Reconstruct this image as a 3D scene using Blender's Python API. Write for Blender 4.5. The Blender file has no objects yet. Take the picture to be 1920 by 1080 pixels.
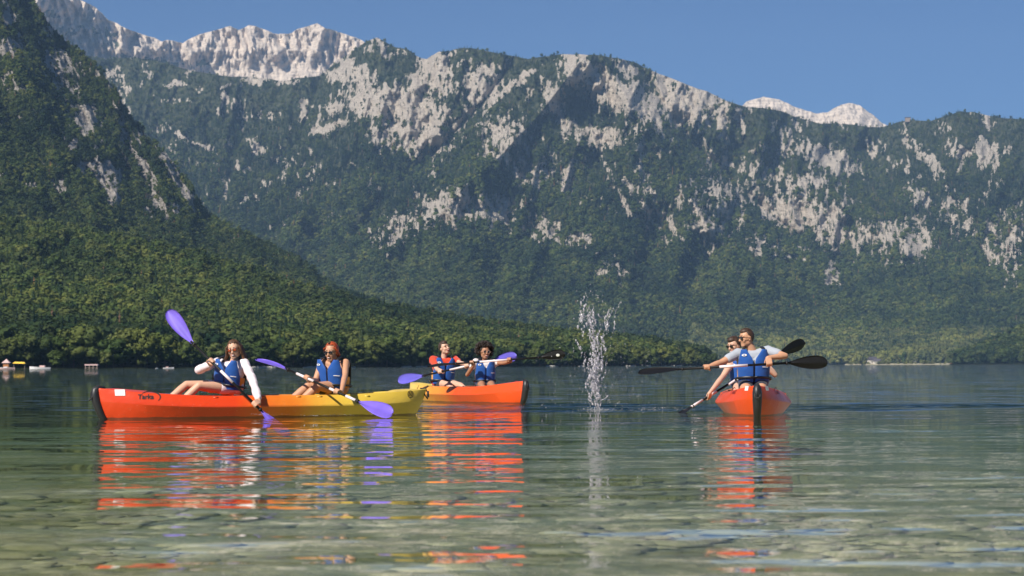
import bpy, math, random
import numpy as np
from mathutils import Vector, Matrix
random.seed(7); RNG = np.random.default_rng(11)
SC = bpy.context.scene
COL = SC.collection
# ------------------------------------------------------------------ camera
F_PX = 3583.0; CAM_H = 0.615
PITCH = math.atan(146 / F_PX); ROLL = math.radians(0.2)
CF = Vector((0, math.cos(PITCH), math.sin(PITCH)))
_R0 = Vector((1, 0, 0)); _U0 = _R0.cross(CF)
CR = _R0 * math.cos(ROLL) - _U0 * math.sin(ROLL)
CU = _U0 * math.cos(ROLL) + _R0 * math.sin(ROLL)
CAM = Vector((0, 0, CAM_H))
cd = bpy.data.cameras.new('camera'); cam = bpy.data.objects.new('camera', cd); COL.objects.link(cam)
cd.sensor_width = 36; cd.lens = 36 * F_PX / 1920; cd.clip_start = 0.1; cd.clip_end = 60000
m3 = Matrix((CR, CU, -CF)).transposed(); cam.matrix_world = Matrix.Translation(CAM) @ m3.to_4x4()
cd.dof.use_dof = True; cd.dof.focus_distance = 24.5; cd.dof.aperture_fstop = 5.0
SC.camera = cam
# ------------------------------------------------------------------ world, sun, exposure
SUN = Vector((-0.47, -0.58, 0.66)).normalized()
w = bpy.data.worlds.new('World'); SC.world = w; w.use_nodes = True
wn = w.node_tree.nodes; wl = w.node_tree.links; wn.clear()
sky = wn.new('ShaderNodeTexSky'); sky.sky_type = 'NISHITA'; sky.sun_disc = False
sky.sun_elevation = math.asin(SUN.z); sky.sun_rotation = math.atan2(SUN.x, SUN.y)
sky.altitude = 600; sky.air_density = 1.0; sky.dust_density = 0.0; sky.ozone_density = 3.0
tint = wn.new('ShaderNodeMix'); tint.data_type = 'RGBA'; tint.blend_type = 'MULTIPLY'
tint.inputs[0].default_value = 1.0; tint.inputs[7].default_value = (0.44, 0.66, 1.0, 1)
bg = wn.new('ShaderNodeBackground'); bg.inputs[1].default_value = 0.047
wo = wn.new('ShaderNodeOutputWorld')
wl.new(sky.outputs[0], tint.inputs[6]); wl.new(tint.outputs[2], bg.inputs[0]); wl.new(bg.outputs[0], wo.inputs[0])
sd = bpy.data.lights.new('sun', 'SUN'); sd.energy = 4.8; sd.angle = math.radians(0.5); sd.color = (1.0, 0.945, 0.86)
so = bpy.data.objects.new('sun', sd); COL.objects.link(so)
so.rotation_euler = SUN.to_track_quat('Z', 'Y').to_euler(); so.location = (-50, -50, 100)
SC.view_settings.view_transform = 'Standard'; SC.view_settings.look = 'None'
SC.view_settings.exposure = 0.45; SC.view_settings.gamma = 1.0; SC.view_settings.use_curve_mapping = False
SC.render.engine = 'CYCLES'
SC.cycles.max_bounces = 10; SC.cycles.transparent_max_bounces = 24; SC.cycles.volume_bounces = 1
SC.cycles.caustics_reflective = False; SC.cycles.caustics_refractive = False

def hor(px): return 686 - (px - 960) * math.tan(ROLL)
def at(px, py, D): return CAM + CF * D + CR * ((px - 960) / F_PX * D) - CU * ((py - 540) / F_PX * D)
def at_np(px, py, D):
    px = np.asarray(px, float); py = np.asarray(py, float); D = np.asarray(D, float)
    a = (px - 960) / F_PX * D; b = -(py - 540) / F_PX * D
    return np.stack([CAM[k] + CF[k] * D + CR[k] * a + CU[k] * b for k in range(3)], -1)

# ------------------------------------------------------------------ numpy noise
_perm = RNG.random((512, 512))
def vnoise(x, y, seed=0):
    x = np.asarray(x, float) + seed * 37.3; y = np.asarray(y, float) + seed * 71.9
    xi = np.floor(x).astype(int); yi = np.floor(y).astype(int); fx = x - xi; fy = y - yi
    fx = fx * fx * (3 - 2 * fx); fy = fy * fy * (3 - 2 * fy)
    g = lambda i, j: _perm[i % 512, j % 512]
    return (g(xi, yi) * (1 - fx) + g(xi + 1, yi) * fx) * (1 - fy) + (g(xi, yi + 1) * (1 - fx) + g(xi + 1, yi + 1) * fx) * fy
def fbm(x, y, o=4, seed=0, g=0.5):
    s = 0; a = 1; t = 0
    for k in range(o):
        s = s + a * vnoise(x * 2 ** k, y * 2 ** k, seed + k * 3); t += a; a *= g
    return s / t
def ridged(x, y, o=4, seed=0, g=0.5):
    s = 0; a = 1; t = 0
    for k in range(o):
        s = s + a * (1 - np.abs(2 * vnoise(x * 2 ** k, y * 2 ** k, seed + k * 5) - 1)); t += a; a *= g
    return s / t
def sstep(a, b, x):
    t = np.clip((x - a) / (b - a), 0, 1); return t * t * (3 - 2 * t)

# ------------------------------------------------------------------ tags and objects
def tag(o, label=None, cat=None, group=None, kind=None):
    if label: o['label'] = label
    if cat: o['category'] = cat
    if group: o['group'] = group
    if kind: o['kind'] = kind
    return o
def link_mesh(name, me, mat=None, parent=None, smooth=True):
    if mat and not me.materials: me.materials.append(mat)
    if smooth and len(me.polygons): me.polygons.foreach_set('use_smooth', [True] * len(me.polygons))
    o = bpy.data.objects.new(name, me); COL.objects.link(o)
    if parent:
        o.parent = parent; o.matrix_parent_inverse = parent.matrix_world.inverted()
    return o
def empty(name, loc=(0, 0, 0), rz=0, **k):
    o = bpy.data.objects.new(name, None); COL.objects.link(o); o.location = loc; o.rotation_euler = (0, 0, rz)
    o.matrix_world = Matrix.Translation(loc) @ Matrix.Rotation(rz, 4, 'Z'); o.empty_display_size = 0.2
    return tag(o, **k)
class MB:
    def __init__(s): s.v = []; s.f = []
    def add(s, vs, fs):
        n = len(s.v); s.v += [tuple(p) for p in vs]; s.f += [tuple(i + n for i in f) for f in fs]; return s
    def mesh(s, name='m'):
        me = bpy.data.meshes.new(name); me.from_pydata(s.v, [], s.f); me.update(); return me
    def build(s, name, mat, parent=None, smooth=True): return link_mesh(name, s.mesh(name), mat, parent, smooth)
    def box(s, c, half, ax=None):
        c = Vector(c); ax = ax or (Vector((1, 0, 0)), Vector((0, 1, 0)), Vector((0, 0, 1)))
        vs = [c + ax[0] * half[0] * i + ax[1] * half[1] * j + ax[2] * half[2] * k for i in (-1, 1) for j in (-1, 1) for k in (-1, 1)]
        return s.add(vs, [(0, 1, 3, 2), (4, 6, 7, 5), (0, 4, 5, 1), (2, 3, 7, 6), (0, 2, 6, 4), (1, 5, 7, 3)])
    def tube(s, pts, rad, seg=10, caps=True):
        pts = [Vector(p) for p in pts]; n = len(pts)
        if not hasattr(rad, '__len__'): rad = [rad] * n
        vs = []; fs = []; prev = None
        for i, p in enumerate(pts):
            d = (pts[min(i + 1, n - 1)] - pts[max(i - 1, 0)]).normalized()
            a = prev if prev is not None else (Vector((0, 0, 1)) if abs(d.z) < 0.9 else Vector((1, 0, 0)))
            a = (a - d * a.dot(d)).normalized(); prev = a; b = d.cross(a)
            for k in range(seg):
                t = 2 * math.pi * k / seg; vs.append(p + (a * math.cos(t) + b * math.sin(t)) * rad[i])
        for i in range(n - 1):
            for k in range(seg):
                k2 = (k + 1) % seg; fs.append((i * seg + k, i * seg + k2, (i + 1) * seg + k2, (i + 1) * seg + k))
        if caps: fs += [tuple(range(seg))[::-1], tuple(range((n - 1) * seg, n * seg))]
        return s.add(vs, fs)
    def capsule(s, p0, r0, p1, r1, seg=14):
        p0 = Vector(p0); p1 = Vector(p1); d = p1 - p0; L = d.length
        if L < 1e-6: return s.ell(p0, (r0, r0, r0))
        d /= L; pts = []; rad = []
        for k in range(1, 5):
            t = math.pi / 2 * k / 4; pts.append(p0 - d * r0 * math.cos(t)); rad.append(max(r0 * math.sin(t), 1e-4))
        for k in range(0, 4):
            t = math.pi / 2 * k / 4; pts.append(p1 + d * r1 * math.sin(t)); rad.append(max(r1 * math.cos(t), 1e-4))
        return s.tube(pts, rad, seg)
    def ell(s, c, r, ax=None, seg=16, rings=10):
        c = Vector(c); ax = ax or (Vector((1, 0, 0)), Vector((0, 1, 0)), Vector((0, 0, 1)))
        vs = []; fs = []
        for i in range(rings + 1):
            t = math.pi * (i + 0.02 * (i == 0) - 0.02 * (i == rings)) / rings
            for k in range(seg):
                p = 2 * math.pi * k / seg
                vs.append(c + ax[0] * r[0] * math.sin(t) * math.cos(p) + ax[1] * r[1] * math.sin(t) * math.sin(p) + ax[2] * r[2] * math.cos(t))
        for i in range(rings):
            for k in range(seg):
                k2 = (k + 1) % seg; fs.append((i * seg + k, (i + 1) * seg + k, (i + 1) * seg + k2, i * seg + k2))
        fs += [tuple(range(seg)), tuple(range(rings * seg, (rings + 1) * seg))[::-1]]
        return s.add(vs, fs)
def remesh(mb, name, mat, parent, voxel=0.008, smooth=3, fac=0.5):
    me = mb.mesh(name); o = bpy.data.objects.new('tmp', me); COL.objects.link(o)
    r = o.modifiers.new('r', 'REMESH'); r.mode = 'VOXEL'; r.voxel_size = voxel
    if smooth:
        s = o.modifiers.new('s', 'SMOOTH'); s.iterations = smooth; s.factor = fac
    dg = bpy.context.evaluated_depsgraph_get(); dg.update()
    nm = bpy.data.meshes.new_from_object(o.evaluated_get(dg)); nm.name = name
    bpy.data.objects.remove(o); bpy.data.meshes.remove(me)
    return link_mesh(name, nm, mat, parent)
def apply_mods(o):
    dg = bpy.context.evaluated_depsgraph_get(); dg.update()
    nm = bpy.data.meshes.new_from_object(o.evaluated_get(dg)); nm.name = o.name
    o.modifiers.clear(); o.data = nm; return o

# ------------------------------------------------------------------ materials
class NT:
    def __init__(s, name):
        s.m = bpy.data.materials.new(name); s.m.use_nodes = True; s.t = s.m.node_tree; s.t.nodes.clear()
        s.out = s.n('ShaderNodeOutputMaterial')
    def n(s, typ, inp=None, **k):
        x = s.t.nodes.new(typ)
        for a, b in k.items(): setattr(x, a, b)
        for a, b in (inp or {}).items(): s.set(x.inputs[a], b)
        return x
    def set(s, sock, v):
        if isinstance(v, bpy.types.NodeSocket): s.t.links.new(v, sock)
        else: sock.default_value = v
    def math(s, op, a, b=0.0, clamp=False):
        x = s.n('ShaderNodeMath', {0: a, 1: b}, operation=op); x.use_clamp = clamp; return x.outputs[0]
    def mix(s, f, a, b, mode='MIX'):
        x = s.n('ShaderNodeMix', data_type='RGBA', blend_type=mode); s.set(x.inputs[0], f); s.set(x.inputs[6], a); s.set(x.inputs[7], b); return x.outputs[2]
    def noise(s, vec, scale, detail=3, rough=0.55, out=0):
        x = s.n('ShaderNodeTexNoise', {'Scale': scale, 'Detail': detail, 'Roughness': rough}); s.set(x.inputs['Vector'], vec); return x.outputs[out]
    def ramp(s, f, *stops):
        x = s.n('ShaderNodeValToRGB'); e = x.color_ramp.elements
        while len(e) < len(stops): e.new(0.5)
        for i, (p, c) in enumerate(stops): e[i].position = p; e[i].color = c if len(c) == 4 else (*c, 1)
        s.set(x.inputs[0], f); return x.outputs[0]
    def mapping(s, vec, scale=(1, 1, 1), loc=(0, 0, 0)):
        x = s.n('ShaderNodeMapping', {'Scale': scale, 'Location': loc}); s.set(x.inputs['Vector'], vec); return x.outputs[0]
    def coord(s, k='Object'): return s.n('ShaderNodeTexCoord').outputs[k]
    def bump(s, h, dist, strength=1.0): return s.n('ShaderNodeBump', {'Height': h, 'Distance': dist, 'Strength': strength}).outputs[0]
    def bsdf(s, color, rough=0.5, spec=0.5, **k):
        d = {'Base Color': color, 'Roughness': rough, 'Specular IOR Level': spec}; d.update(k)
        return s.n('ShaderNodeBsdfPrincipled', d).outputs[0]
    def done(s, sh): s.t.links.new(sh, s.out.inputs[0]); return s.m
def c4(r, g, b): return (r, g, b, 1)
def simple(name, col, rough=0.5, spec=0.5, var=0.15, scale=20, bump=0.0, bscale=60, **k):
    t = NT(name); co = t.coord(); n = t.noise(co, scale, 4)
    a = tuple(x * (1 - var) for x in col); b = tuple(min(x * (1 + var), 1) for x in col)
    c = t.ramp(n, (0.3, a), (0.7, b)); d = dict(k)
    if bump: d['Normal'] = t.bump(t.noise(co, bscale, 3), bump)
    return t.done(t.bsdf(c, rough, spec, **d))

# ================================================================== LARGE STRUCTURE
def interp(pts, x):
    xs, ys = zip(*pts); return np.interp(x, xs, ys)
# rock patches: centre x, centre y, half width, half height, tilt in degrees, strength  (photo pixels, carried onto the slope)
ROCK_MAIN = [(815,122,22,28,-25,1),(800,160,32,16,0,1),(745,200,78,30,8,.95),(792,250,42,34,0,1),(725,252,30,14,-25,.9),
 (672,147,34,20,30,.75),(902,157,34,30,15,.8),(880,210,34,7,-50,.8),(975,150,32,5,-35,.7),(1087,134,34,24,40,.95),(1140,172,46,22,40,1),
 (1185,190,50,28,35,1),(1235,225,22,12,60,.8),(1180,125,24,12,30,.85),(1255,165,26,42,-15,.9),(1300,190,38,40,20,.9),(1048,208,10,48,-25,.85),
 (1080,250,26,12,30,.8),(1118,256,38,15,10,.85),(950,262,34,38,10,.68),(995,322,38,28,0,.72),(1065,338,10,26,25,.8),(1205,310,7,50,-5,.65),
 (1360,230,9,36,0,.85),(1388,231,6,18,0,.8),(1333,290,3,32,-42,.85),(1360,300,4,18,20,.85),(1357,322,6,16,-15,.9),(1558,300,46,20,24,.9),(1590,318,18,10,20,.9),
 (1474,280,15,12,20,.65),(1420,278,14,6,10,.55),(1730,290,44,9,48,.8),(1708,268,5,14,0,.7),(1796,284,24,9,22,.75),(1845,290,16,22,-40,.8),(1853,226,6,15,-20,.7),
 (1488,342,76,16,5,.62),(850,394,52,28,-8,.98),(935,396,34,25,15,.85),(755,434,48,26,-22,.68),(1025,434,32,22,-5,.8),(1092,453,38,18,15,.62),
 (1157,520,42,20,25,.66),(1210,395,7,66,-33,.75),(1242,400,6,74,-32,.78),(1272,390,9,24,0,.7),(1340,395,60,56,0,.58),(1457,403,50,14,33,.85),
 (1525,412,84,30,30,.86),(1580,450,44,22,20,.85),(1660,440,50,24,10,.78),(1712,458,32,34,20,.9),(1730,378,26,12,38,.75),(1792,402,20,34,-18,.7),
 (1858,440,14,28,20,.85),(1866,478,18,24,0,.8),(1562,518,6,24,5,.9),(1560,526,16,14,-20,1),(1425,470,34,24,20,.6),(1500,482,28,12,20,.55),
 (1225,560,40,14,0,.3),(1895,470,26,60,0,.5),(1340,440,20,12,0,.7),(1048,586,28,4,2,.9),(948,590,18,4,5,.6),(1200,575,14,8,0,.5),
 (236,168,6,9,0,.9),(415,190,5,17,0,.8),(569,205,6,16,0,.85),(628,202,13,11,0,.9),(612,240,28,7,-12,.95),(365,268,34,4,30,.95),(388,276,10,4,10,.9),
 (482,277,11,10,25,.9),(470,262,8,5,0,.6),(524,303,10,7,0,.6),(447,312,10,6,20,.55),(500,215,14,5,0,.45),(480,152,24,5,0,.8),(540,150,14,4,0,.7),(330,160,12,4,0,.8),
 (330,190,18,4,0,.5),(420,160,12,5,0,.5),(575,320,20,12,0,.3),(580,285,8,8,0,.4),(640,130,14,20,40,.7),(705,90,20,6,-20,.6),(708,70,12,4,0,.9),(735,100,20,6,10,.35)]
ROCK_LEFT = [(12,90,20,14,0,.85),(14,40,14,18,0,.6),(108,128,12,24,-15,.9),(92,112,8,14,0,.7),(161,228,20,24,20,.95),(137,275,6,16,10,.95),(228,236,5,34,-22,.85),
 (190,325,34,14,22,.85),(216,330,10,22,-20,.9),(262,308,7,26,-22,.9),(325,325,8,44,-27,.95),(345,360,7,34,-25,.85),(294,355,5,30,-18,.8),(205,362,10,28,-32,.9),
 (300,395,7,34,-35,.8),(330,400,10,18,-30,.7),(275,400,5,20,-20,.6),(60,220,18,10,0,.45),(90,300,26,10,30,.4),(115,350,14,20,-10,.45),(60,350,16,10,0,.4),(150,180,16,8,0,.4),
 (460,440,20,16,0,.35),(440,462,20,12,10,.3),(60,412,10,6,0,.5),(228,468,16,4,0,.5),(20,150,12,16,0,.5),(250,260,18,20,0,.35),(95,60,10,14,0,.5)]
SHRUB_FAR = [(125,60,24,10,-10,.8),(165,55,26,9,10,.9),(205,72,20,22,-30,.85),(150,90,22,16,0,.5),(235,108,26,9,20,.9),(290,112,36,9,12,.95),(330,122,46,8,10,.9),(380,120,22,7,10,.8),
 (375,92,8,5,0,.5),(100,30,20,10,0,.8),(262,130,60,10,15,.8),(180,110,12,10,0,.3),(70,50,14,30,0,.8)]
def field(patches, px, py, soft=0.35, warp=9):
    wx = px + (fbm(px / 22, py / 22, 3, 5) - .5) * 2 * warp; wy = py + (fbm(px / 18, py / 26, 3, 9) - .5) * 2 * warp
    out = np.zeros(np.broadcast(px, py).shape)
    for cx, cy, rx, ry, a, s in patches:
        c, n = math.cos(math.radians(a)), math.sin(math.radians(a))
        dx = wx - cx; dy = wy - cy; u = (dx * c + dy * n) / rx; v = (-dx * n + dy * c) / ry
        out = np.maximum(out, s * (1 - sstep(1 - soft, 1 + soft, np.sqrt(u * u + v * v))))
    return out
def strokes(lines, px, py):
    out = np.zeros(np.broadcast(px, py).shape)
    for pts, wd, amp in lines:
        best = np.full(out.shape, 1e9); 
        for (x0, y0), (x1, y1) in zip(pts, pts[1:]):
            dx, dy = x1 - x0, y1 - y0; t = np.clip(((px - x0) * dx + (py - y0) * dy) / (dx * dx + dy * dy), 0, 1)
            best = np.minimum(best, np.hypot(px - x0 - t * dx, py - y0 - t * dy))
        out = out + amp * np.exp(-best / wd)
    return out
LAYERS = {}
def layer(name, x0, x1, nu, nv, ridge, dbase, dridge, relief, mask, mat, p=0.85, jag=2.0, drop=420):
    U = np.linspace(x0, x1, nu); V = np.linspace(0, 1, nv)
    ry = interp(ridge, U) + (fbm(U / 14, U * 0 + .3, 4, 2) - .5) * 2 * jag
    db = interp(dbase, U); dr = interp(dridge, U)
    hz = 686 - (U - 960) * math.tan(ROLL); by = hz + F_PX * (CAM_H + 4.0) / db
    PX = np.repeat(U[None], nv, 0); VV = np.repeat(V[:, None], nu, 1)
    PY = by[None] + (ry - by)[None] * VV
    D = db[None] + (dr - db)[None] * VV ** p
    D = D + relief(PX, PY, VV)
    W = at_np(PX, PY, D)
    rock = mask(PX, PY, VV)
    # crest falls away behind, so the mountain has a far side
    last = W[-1]; dirn = last - np.array(CAM); dirn[:, 2] = 0; dirn /= np.linalg.norm(dirn, axis=1)[:, None]
    back = [last + dirn * a - np.array([0, 0, b]) for a, b in ((60, 8), (drop, drop * .45), (drop * 2.2, drop * 1.3))]
    Wf = np.concatenate([W] + [b[None] for b in back]); nr = nv + 3
    Wf[:, :, 2] = np.maximum(Wf[:, :, 2], -6)
    rk = np.concatenate([rock] + [rock[-1:]] * 3)
    me = bpy.data.meshes.new(name); n = nr * nu
    idx = np.arange(n).reshape(nr, nu)
    q = np.stack([idx[:-1, :-1], idx[:-1, 1:], idx[1:, 1:], idx[1:, :-1]], -1).reshape(-1, 4)
    me.vertices.add(n); me.vertices.foreach_set('co', Wf.reshape(-1).astype(np.float32))
    me.loops.add(q.size); me.loops.foreach_set('vertex_index', q.reshape(-1).astype(np.int32))
    me.polygons.add(len(q)); me.polygons.foreach_set('loop_start', np.arange(0, q.size, 4, dtype=np.int32))
    me.update(calc_edges=True)
    at_ = me.attributes.new('rock', 'FLOAT', 'POINT'); at_.data.foreach_set('value', rk.reshape(-1).astype(np.float32))
    o = link_mesh(name, me, mat); tag(o, kind='structure')
    LAYERS[name] = (U, V, D, PY, mask); return o
def sample_layer(name, n, xr=None, vmax=1.0, vmin=0.0):
    U, V, D, PY, mask = LAYERS[name]; lo, hi = xr or (U[0], U[-1])
    iu = (lo + RNG.random(n) * (hi - lo) - U[0]) / (U[-1] - U[0]) * (len(U) - 1.001); iv = (vmin + RNG.random(n) * (vmax - vmin)) * (len(V) - 1.001)
    i0 = iu.astype(int); j0 = iv.astype(int); fu = iu - i0; fv = iv - j0
    def bl(A): return (A[j0, i0] * (1 - fu) + A[j0, i0 + 1] * fu) * (1 - fv) + (A[j0 + 1, i0] * (1 - fu) + A[j0 + 1, i0 + 1] * fu) * fv
    px = U[0] + iu * (U[1] - U[0]); py = bl(PY); d = bl(D)
    return px, py, d, iv / (len(V) - 1), at_np(px, py, d)

def mountain_mat(name, rocka, rockb, green, green2, fine=0.06, brk=0.35):
    t = NT(name); g = t.n('ShaderNodeNewGeometry').outputs['Position']
    a = t.n('ShaderNodeAttribute', attribute_name='rock').outputs['Fac']
    v = t.mapping(g, (1, .6, .35)); n1 = t.noise(v, fine, 5, .65); n2 = t.noise(g, fine * .22, 4, .6)
    k = t.math('ADD', a, t.math('MULTIPLY', t.math('SUBTRACT', n1, .5), brk * 2.2))
    k = t.math('ADD', k, t.math('MULTIPLY', t.math('SUBTRACT', n2, .5), brk))
    m = t.ramp(k, (.42, (0, 0, 0)), (.54, (1, 1, 1)))
    strata = t.noise(t.mapping(g, (.25, .25, 2.2), (7, 3, 1)), fine * 1.2, 4, .6)
    rc = t.mix(t.ramp(strata, (.35, (0, 0, 0)), (.65, (1, 1, 1))), c4(*rocka), c4(*rockb))
    gc = t.mix(t.ramp(n2, (.35, (0, 0, 0)), (.65, (1, 1, 1))), c4(*green), c4(*green2))
    col = t.mix(m, gc, rc)
    bh = t.math('ADD', t.noise(v, fine * 1.3, 6, .7), strata)
    crack = t.noise(t.mapping(g, (1.3, 1.3, .45), (3, 1, 9)), fine * 1.6, 5, .7)
    col = t.mix(t.math('MULTIPLY', m, t.ramp(crack, (.36, (1, 1, 1)), (.47, (0, 0, 0)))), col, c4(*[x * .52 for x in rockb]))
    return t.done(t.bsdf(col, .95, .1, Normal=t.bump(bh, 16, 1.0)))
M_MAIN = mountain_mat('limestone_and_turf', (.78, .68, .55), (.56, .48, .40), (.030, .048, .026), (.13, .135, .07), .11, .34)
M_LEFT = mountain_mat('left_cliffs', (.58, .52, .46), (.36, .33, .30), (.03, .042, .02), (.05, .062, .028), .09)
M_FAR = mountain_mat('bare_high_limestone', (.74, .62, .50), (.54, .455, .375), (.07, .085, .045), (.11, .12, .07), .03, .22)
M_NEAR = mountain_mat('forest_floor', (.2, .19, .15), (.16, .15, .12), (.030, .040, .016), (.045, .055, .022), .12, .1)
# far bare peaks
R_FAR = [(-260,-160),(0,-60),(65,-30),(110,-12),(150,0),(178,14),(205,38),(235,52),(262,62),(290,70),(302,77),(318,75),(343,80),(372,65),(432,49),(448,57),(466,48),(480,50),(497,56),(512,63),(545,62),(558,54),(595,43),(608,52),(632,58),(655,66),(678,75),(715,105),(760,150),(1340,235),(1385,205),(1400,190),(1432,181),(1462,188),(1500,204),(1528,212),(1552,211),(1575,196),(1592,192),(1612,198),(1634,213),(1652,229),(1700,250),(2200,320)]
def rel_far(px, py, v):
    g = ridged(px / 46 + py / 150, py / 130, 5, 3) - .5; h = ridged(px / 15 - py / 60, py / 40, 3, 8) - .5
    low = sstep(95, 135, py) * .7
    return (-g * 330 * (1 - low) - h * 190 * (1 - low) - (ridged(px / 7, py / 15, 3, 18) - .5) * 60 * (1 - low)) * np.minimum(1, v * 3)
def mk_far(px, py, v): return np.clip(1.05 - field(SHRUB_FAR, px, py, .5) * .95 * sstep(.40, .52, fbm(px / 5, py / 8, 3, 61)) - .25 * sstep(.55, .8, fbm(px / 12, py / 9, 4, 3)), 0, 1)
layer('far_peaks', -260, 2200, 1400, 220, R_FAR, [(-300, 8200), (2200, 8200)], [(-300, 9800), (60, 9900), (400, 11200), (2200, 11500)], rel_far, mk_far, M_FAR, .6, 2.2, 900)
# main mountain
R_MAIN = [(-260,60),(150,100),(200,108),(250,104),(300,112),(360,130),(430,141),(470,142),(500,145),(530,149),(560,143),(600,139),(618,124),(645,103),(668,88),(688,74),(706,68),(722,75),(740,86),(765,90),(788,106),(800,108),(822,94),(845,92),(868,86),(900,90),(925,95),(960,101),(990,107),(1015,104),(1050,99),(1085,98),(1120,101),(1160,106),(1195,116),(1225,131),(1265,146),(1300,160),(1330,170),(1362,186),(1400,198),(1430,199),(1465,206),(1500,219),(1540,229),(1580,228),(1620,234),(1650,236),(1685,226),(1705,222),(1745,224),(1775,213),(1800,206),(1825,207),(1850,213),(1885,219),(1920,220),(2000,230),(2200,262)]
R_MAIN = [(x, y + 3) for x, y in R_MAIN]
LINES_MAIN = [([(1090,112),(1010,215),(940,290),(860,360),(800,430)],26,-260),([(960,120),(900,200),(830,270),(720,370),(660,450)],18,210),
 ([(1120,300),(1040,390),(980,450),(930,520)],15,150),([(1130,110),(1210,240),(1270,330),(1360,480),(1440,560)],34,-230),([(1210,140),(1290,260),(1420,380),(1530,470),(1600,500)],17,190),
 ([(1380,200),(1480,290),(1600,400),(1700,470)],40,-190),([(700,80),(690,190),(640,300),(560,420)],34,-190),([(600,150),(560,260),(480,360)],24,150),
 ([(1690,230),(1740,340),(1800,440),(1880,520)],28,150),([(1800,215),(1860,330),(1900,420)],34,-170),([(870,95),(860,170),(820,250)],20,-130),([(400,150),(420,260),(520,370),(640,480)],30,-150),
 ([(1560,240),(1640,340),(1700,400)],20,130),([(800,420),(900,500),(1000,560)],34,-120)]
CHUTES = [([(1130, 300), (1190, 415), (1255, 470)], 4, 1.0), ([(1205, 335), (1240, 400), (1285, 465)], 4, 1.0), ([(1300, 262), (1353, 313), (1357, 335)], 2.5, 1.1), ([(1365, 280), (1356, 317)], 2.5, 1.1),
 ([(910, 175), (855, 240)], 3.5, 1.1), ([(1002, 132), (950, 168), (905, 215)], 3, 1.05), ([(765, 245), (700, 290)], 4, 1.0), ([(1415, 378), (1480, 425), (1560, 458), (1620, 475)], 5, 1.0), ([(1025, 165), (1050, 215), (1085, 268)], 4.5, 1.05),
 ([(1695, 262), (1730, 300), (1765, 322)], 4, 1.0), ([(1450, 300), (1500, 350), (1540, 380)], 3.5, .9), ([(820, 100), (800, 150), (770, 200)], 6, 1.0), ([(330, 250), (365, 268), (395, 284)], 2.5, 1.0), ([(1270, 150), (1300, 200), (1330, 235)], 5, 1.0), ([(1755, 365), (1795, 400), (1815, 440)], 4, .9)]
def rel_main(px, py, v):
    sl = (px - 1100) * .28
    a = ridged((px + py * .28) / 92, py / 210, 5, 4) - .55; b = ridged((px - py * .35) / 34, py / 90, 4, 6) - .55; c = fbm(px / 11, py / 17, 3, 1) - .5
    fade = np.minimum(1, v * 2.6) ** 1.2
    return (strokes(LINES_MAIN, px, py) * 1.05 - a * 400 - b * 170 - c * 60) * fade
def mk_main(px, py, v):
    f = field([(a, c, rx * 1.2, ry * 1.2, an, min(1.1, s * 1.15)) for a, c, rx, ry, an, s in ROCK_MAIN], px, py, .65, 13)
    f = np.maximum(f, np.clip(strokes(CHUTES, px, py), 0, 1.05))
    st = fbm(px / 4.2, py / 11, 4, 12, .6)
    gen = .8 * sstep(.52, .68, fbm((px + py * .2) / 26, py / 34, 4, 21)) * sstep(.25, .5, v)
    st2 = fbm(px / 11, py / 24, 4, 19, .6)
    st3 = fbm((px + py * .3) / 2.6, py / 6.5, 2, 33, .6)
    val = f + ((st - .5) * 2.0 + (st2 - .5) * 1.2 + (st3 - .5) * 1.1) * sstep(0, .12, f)
    return np.clip(np.maximum(sstep(.36, .60, val), gen * sstep(.50, .60, st)), 0, 1)
layer('main_mountain', -260, 2200, 1400, 360, R_MAIN, [(-300, 3500), (900, 3500), (1330, 4050), (1600, 4150), (1900, 3900), (2200, 3500)],
      [(-300, 7600), (300, 8000), (600, 7700), (900, 7000), (1200, 7000), (1600, 7700), (2200, 7300)], rel_main, mk_main, M_MAIN, .72, 1.5)
# steep mountain on the left
R_LEFT = [(-260,-330),(-60,-120),(0,-62),(40,-22),(66,8),(98,50),(125,80),(150,100),(182,128),(203,150),(222,180),(236,206),(262,238),(292,268),(318,296),(336,318),(352,342),(370,372),(384,398),(410,416),(450,436),(500,462),(545,482),(584,502),(600,524),(640,545),(700,568),(780,596),(860,622)]
LINES_LEFT = [([(0,40),(60,180),(120,330),(180,420)],26,-100),([(120,80),(170,200),(250,330),(330,430)],18,80),([(200,150),(260,270),(310,370),(350,420)],12,-70),([(380,400),(420,470),(520,540)],20,60),([(40,10),(100,130),(160,240)],14,70),([(280,270),(310,330),(345,395)],6,55),([(240,220),(275,300),(300,370)],6,50),([(590,505),(600,530),(640,560)],10,40)]
def rel_left(px, py, v):
    a = ridged((px - py * .42) / 60, py / 170, 5, 14) - .55; b = ridged((px - py * .5) / 21, py / 62, 4, 16) - .55; c = fbm(px / 9, py / 13, 3, 17) - .5
    fade = np.minimum(1, np.maximum(v - .12, 0) * 3)
    return (strokes(LINES_LEFT, px, py) - a * 150 - b * 72 - c * 26) * fade
def mk_left(px, py, v):
    f = field([(a, c, rx * 1.35, ry * 1.3, an, s * 1.1) for a, c, rx, ry, an, s in ROCK_LEFT], px, py, .6, 9); st = fbm((px - py * .45) / 4, py / 13, 4, 15, .6)
    gen = .7 * sstep(.50, .68, fbm((px - py * .4) / 18, py / 30, 4, 25)) * sstep(430, 330, py)
    val = f + (st - .5) * 1.5 * sstep(0, .12, f)
    return np.clip(np.maximum(sstep(.34, .58, val), gen * (st > .47)), 0, 1)
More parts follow.
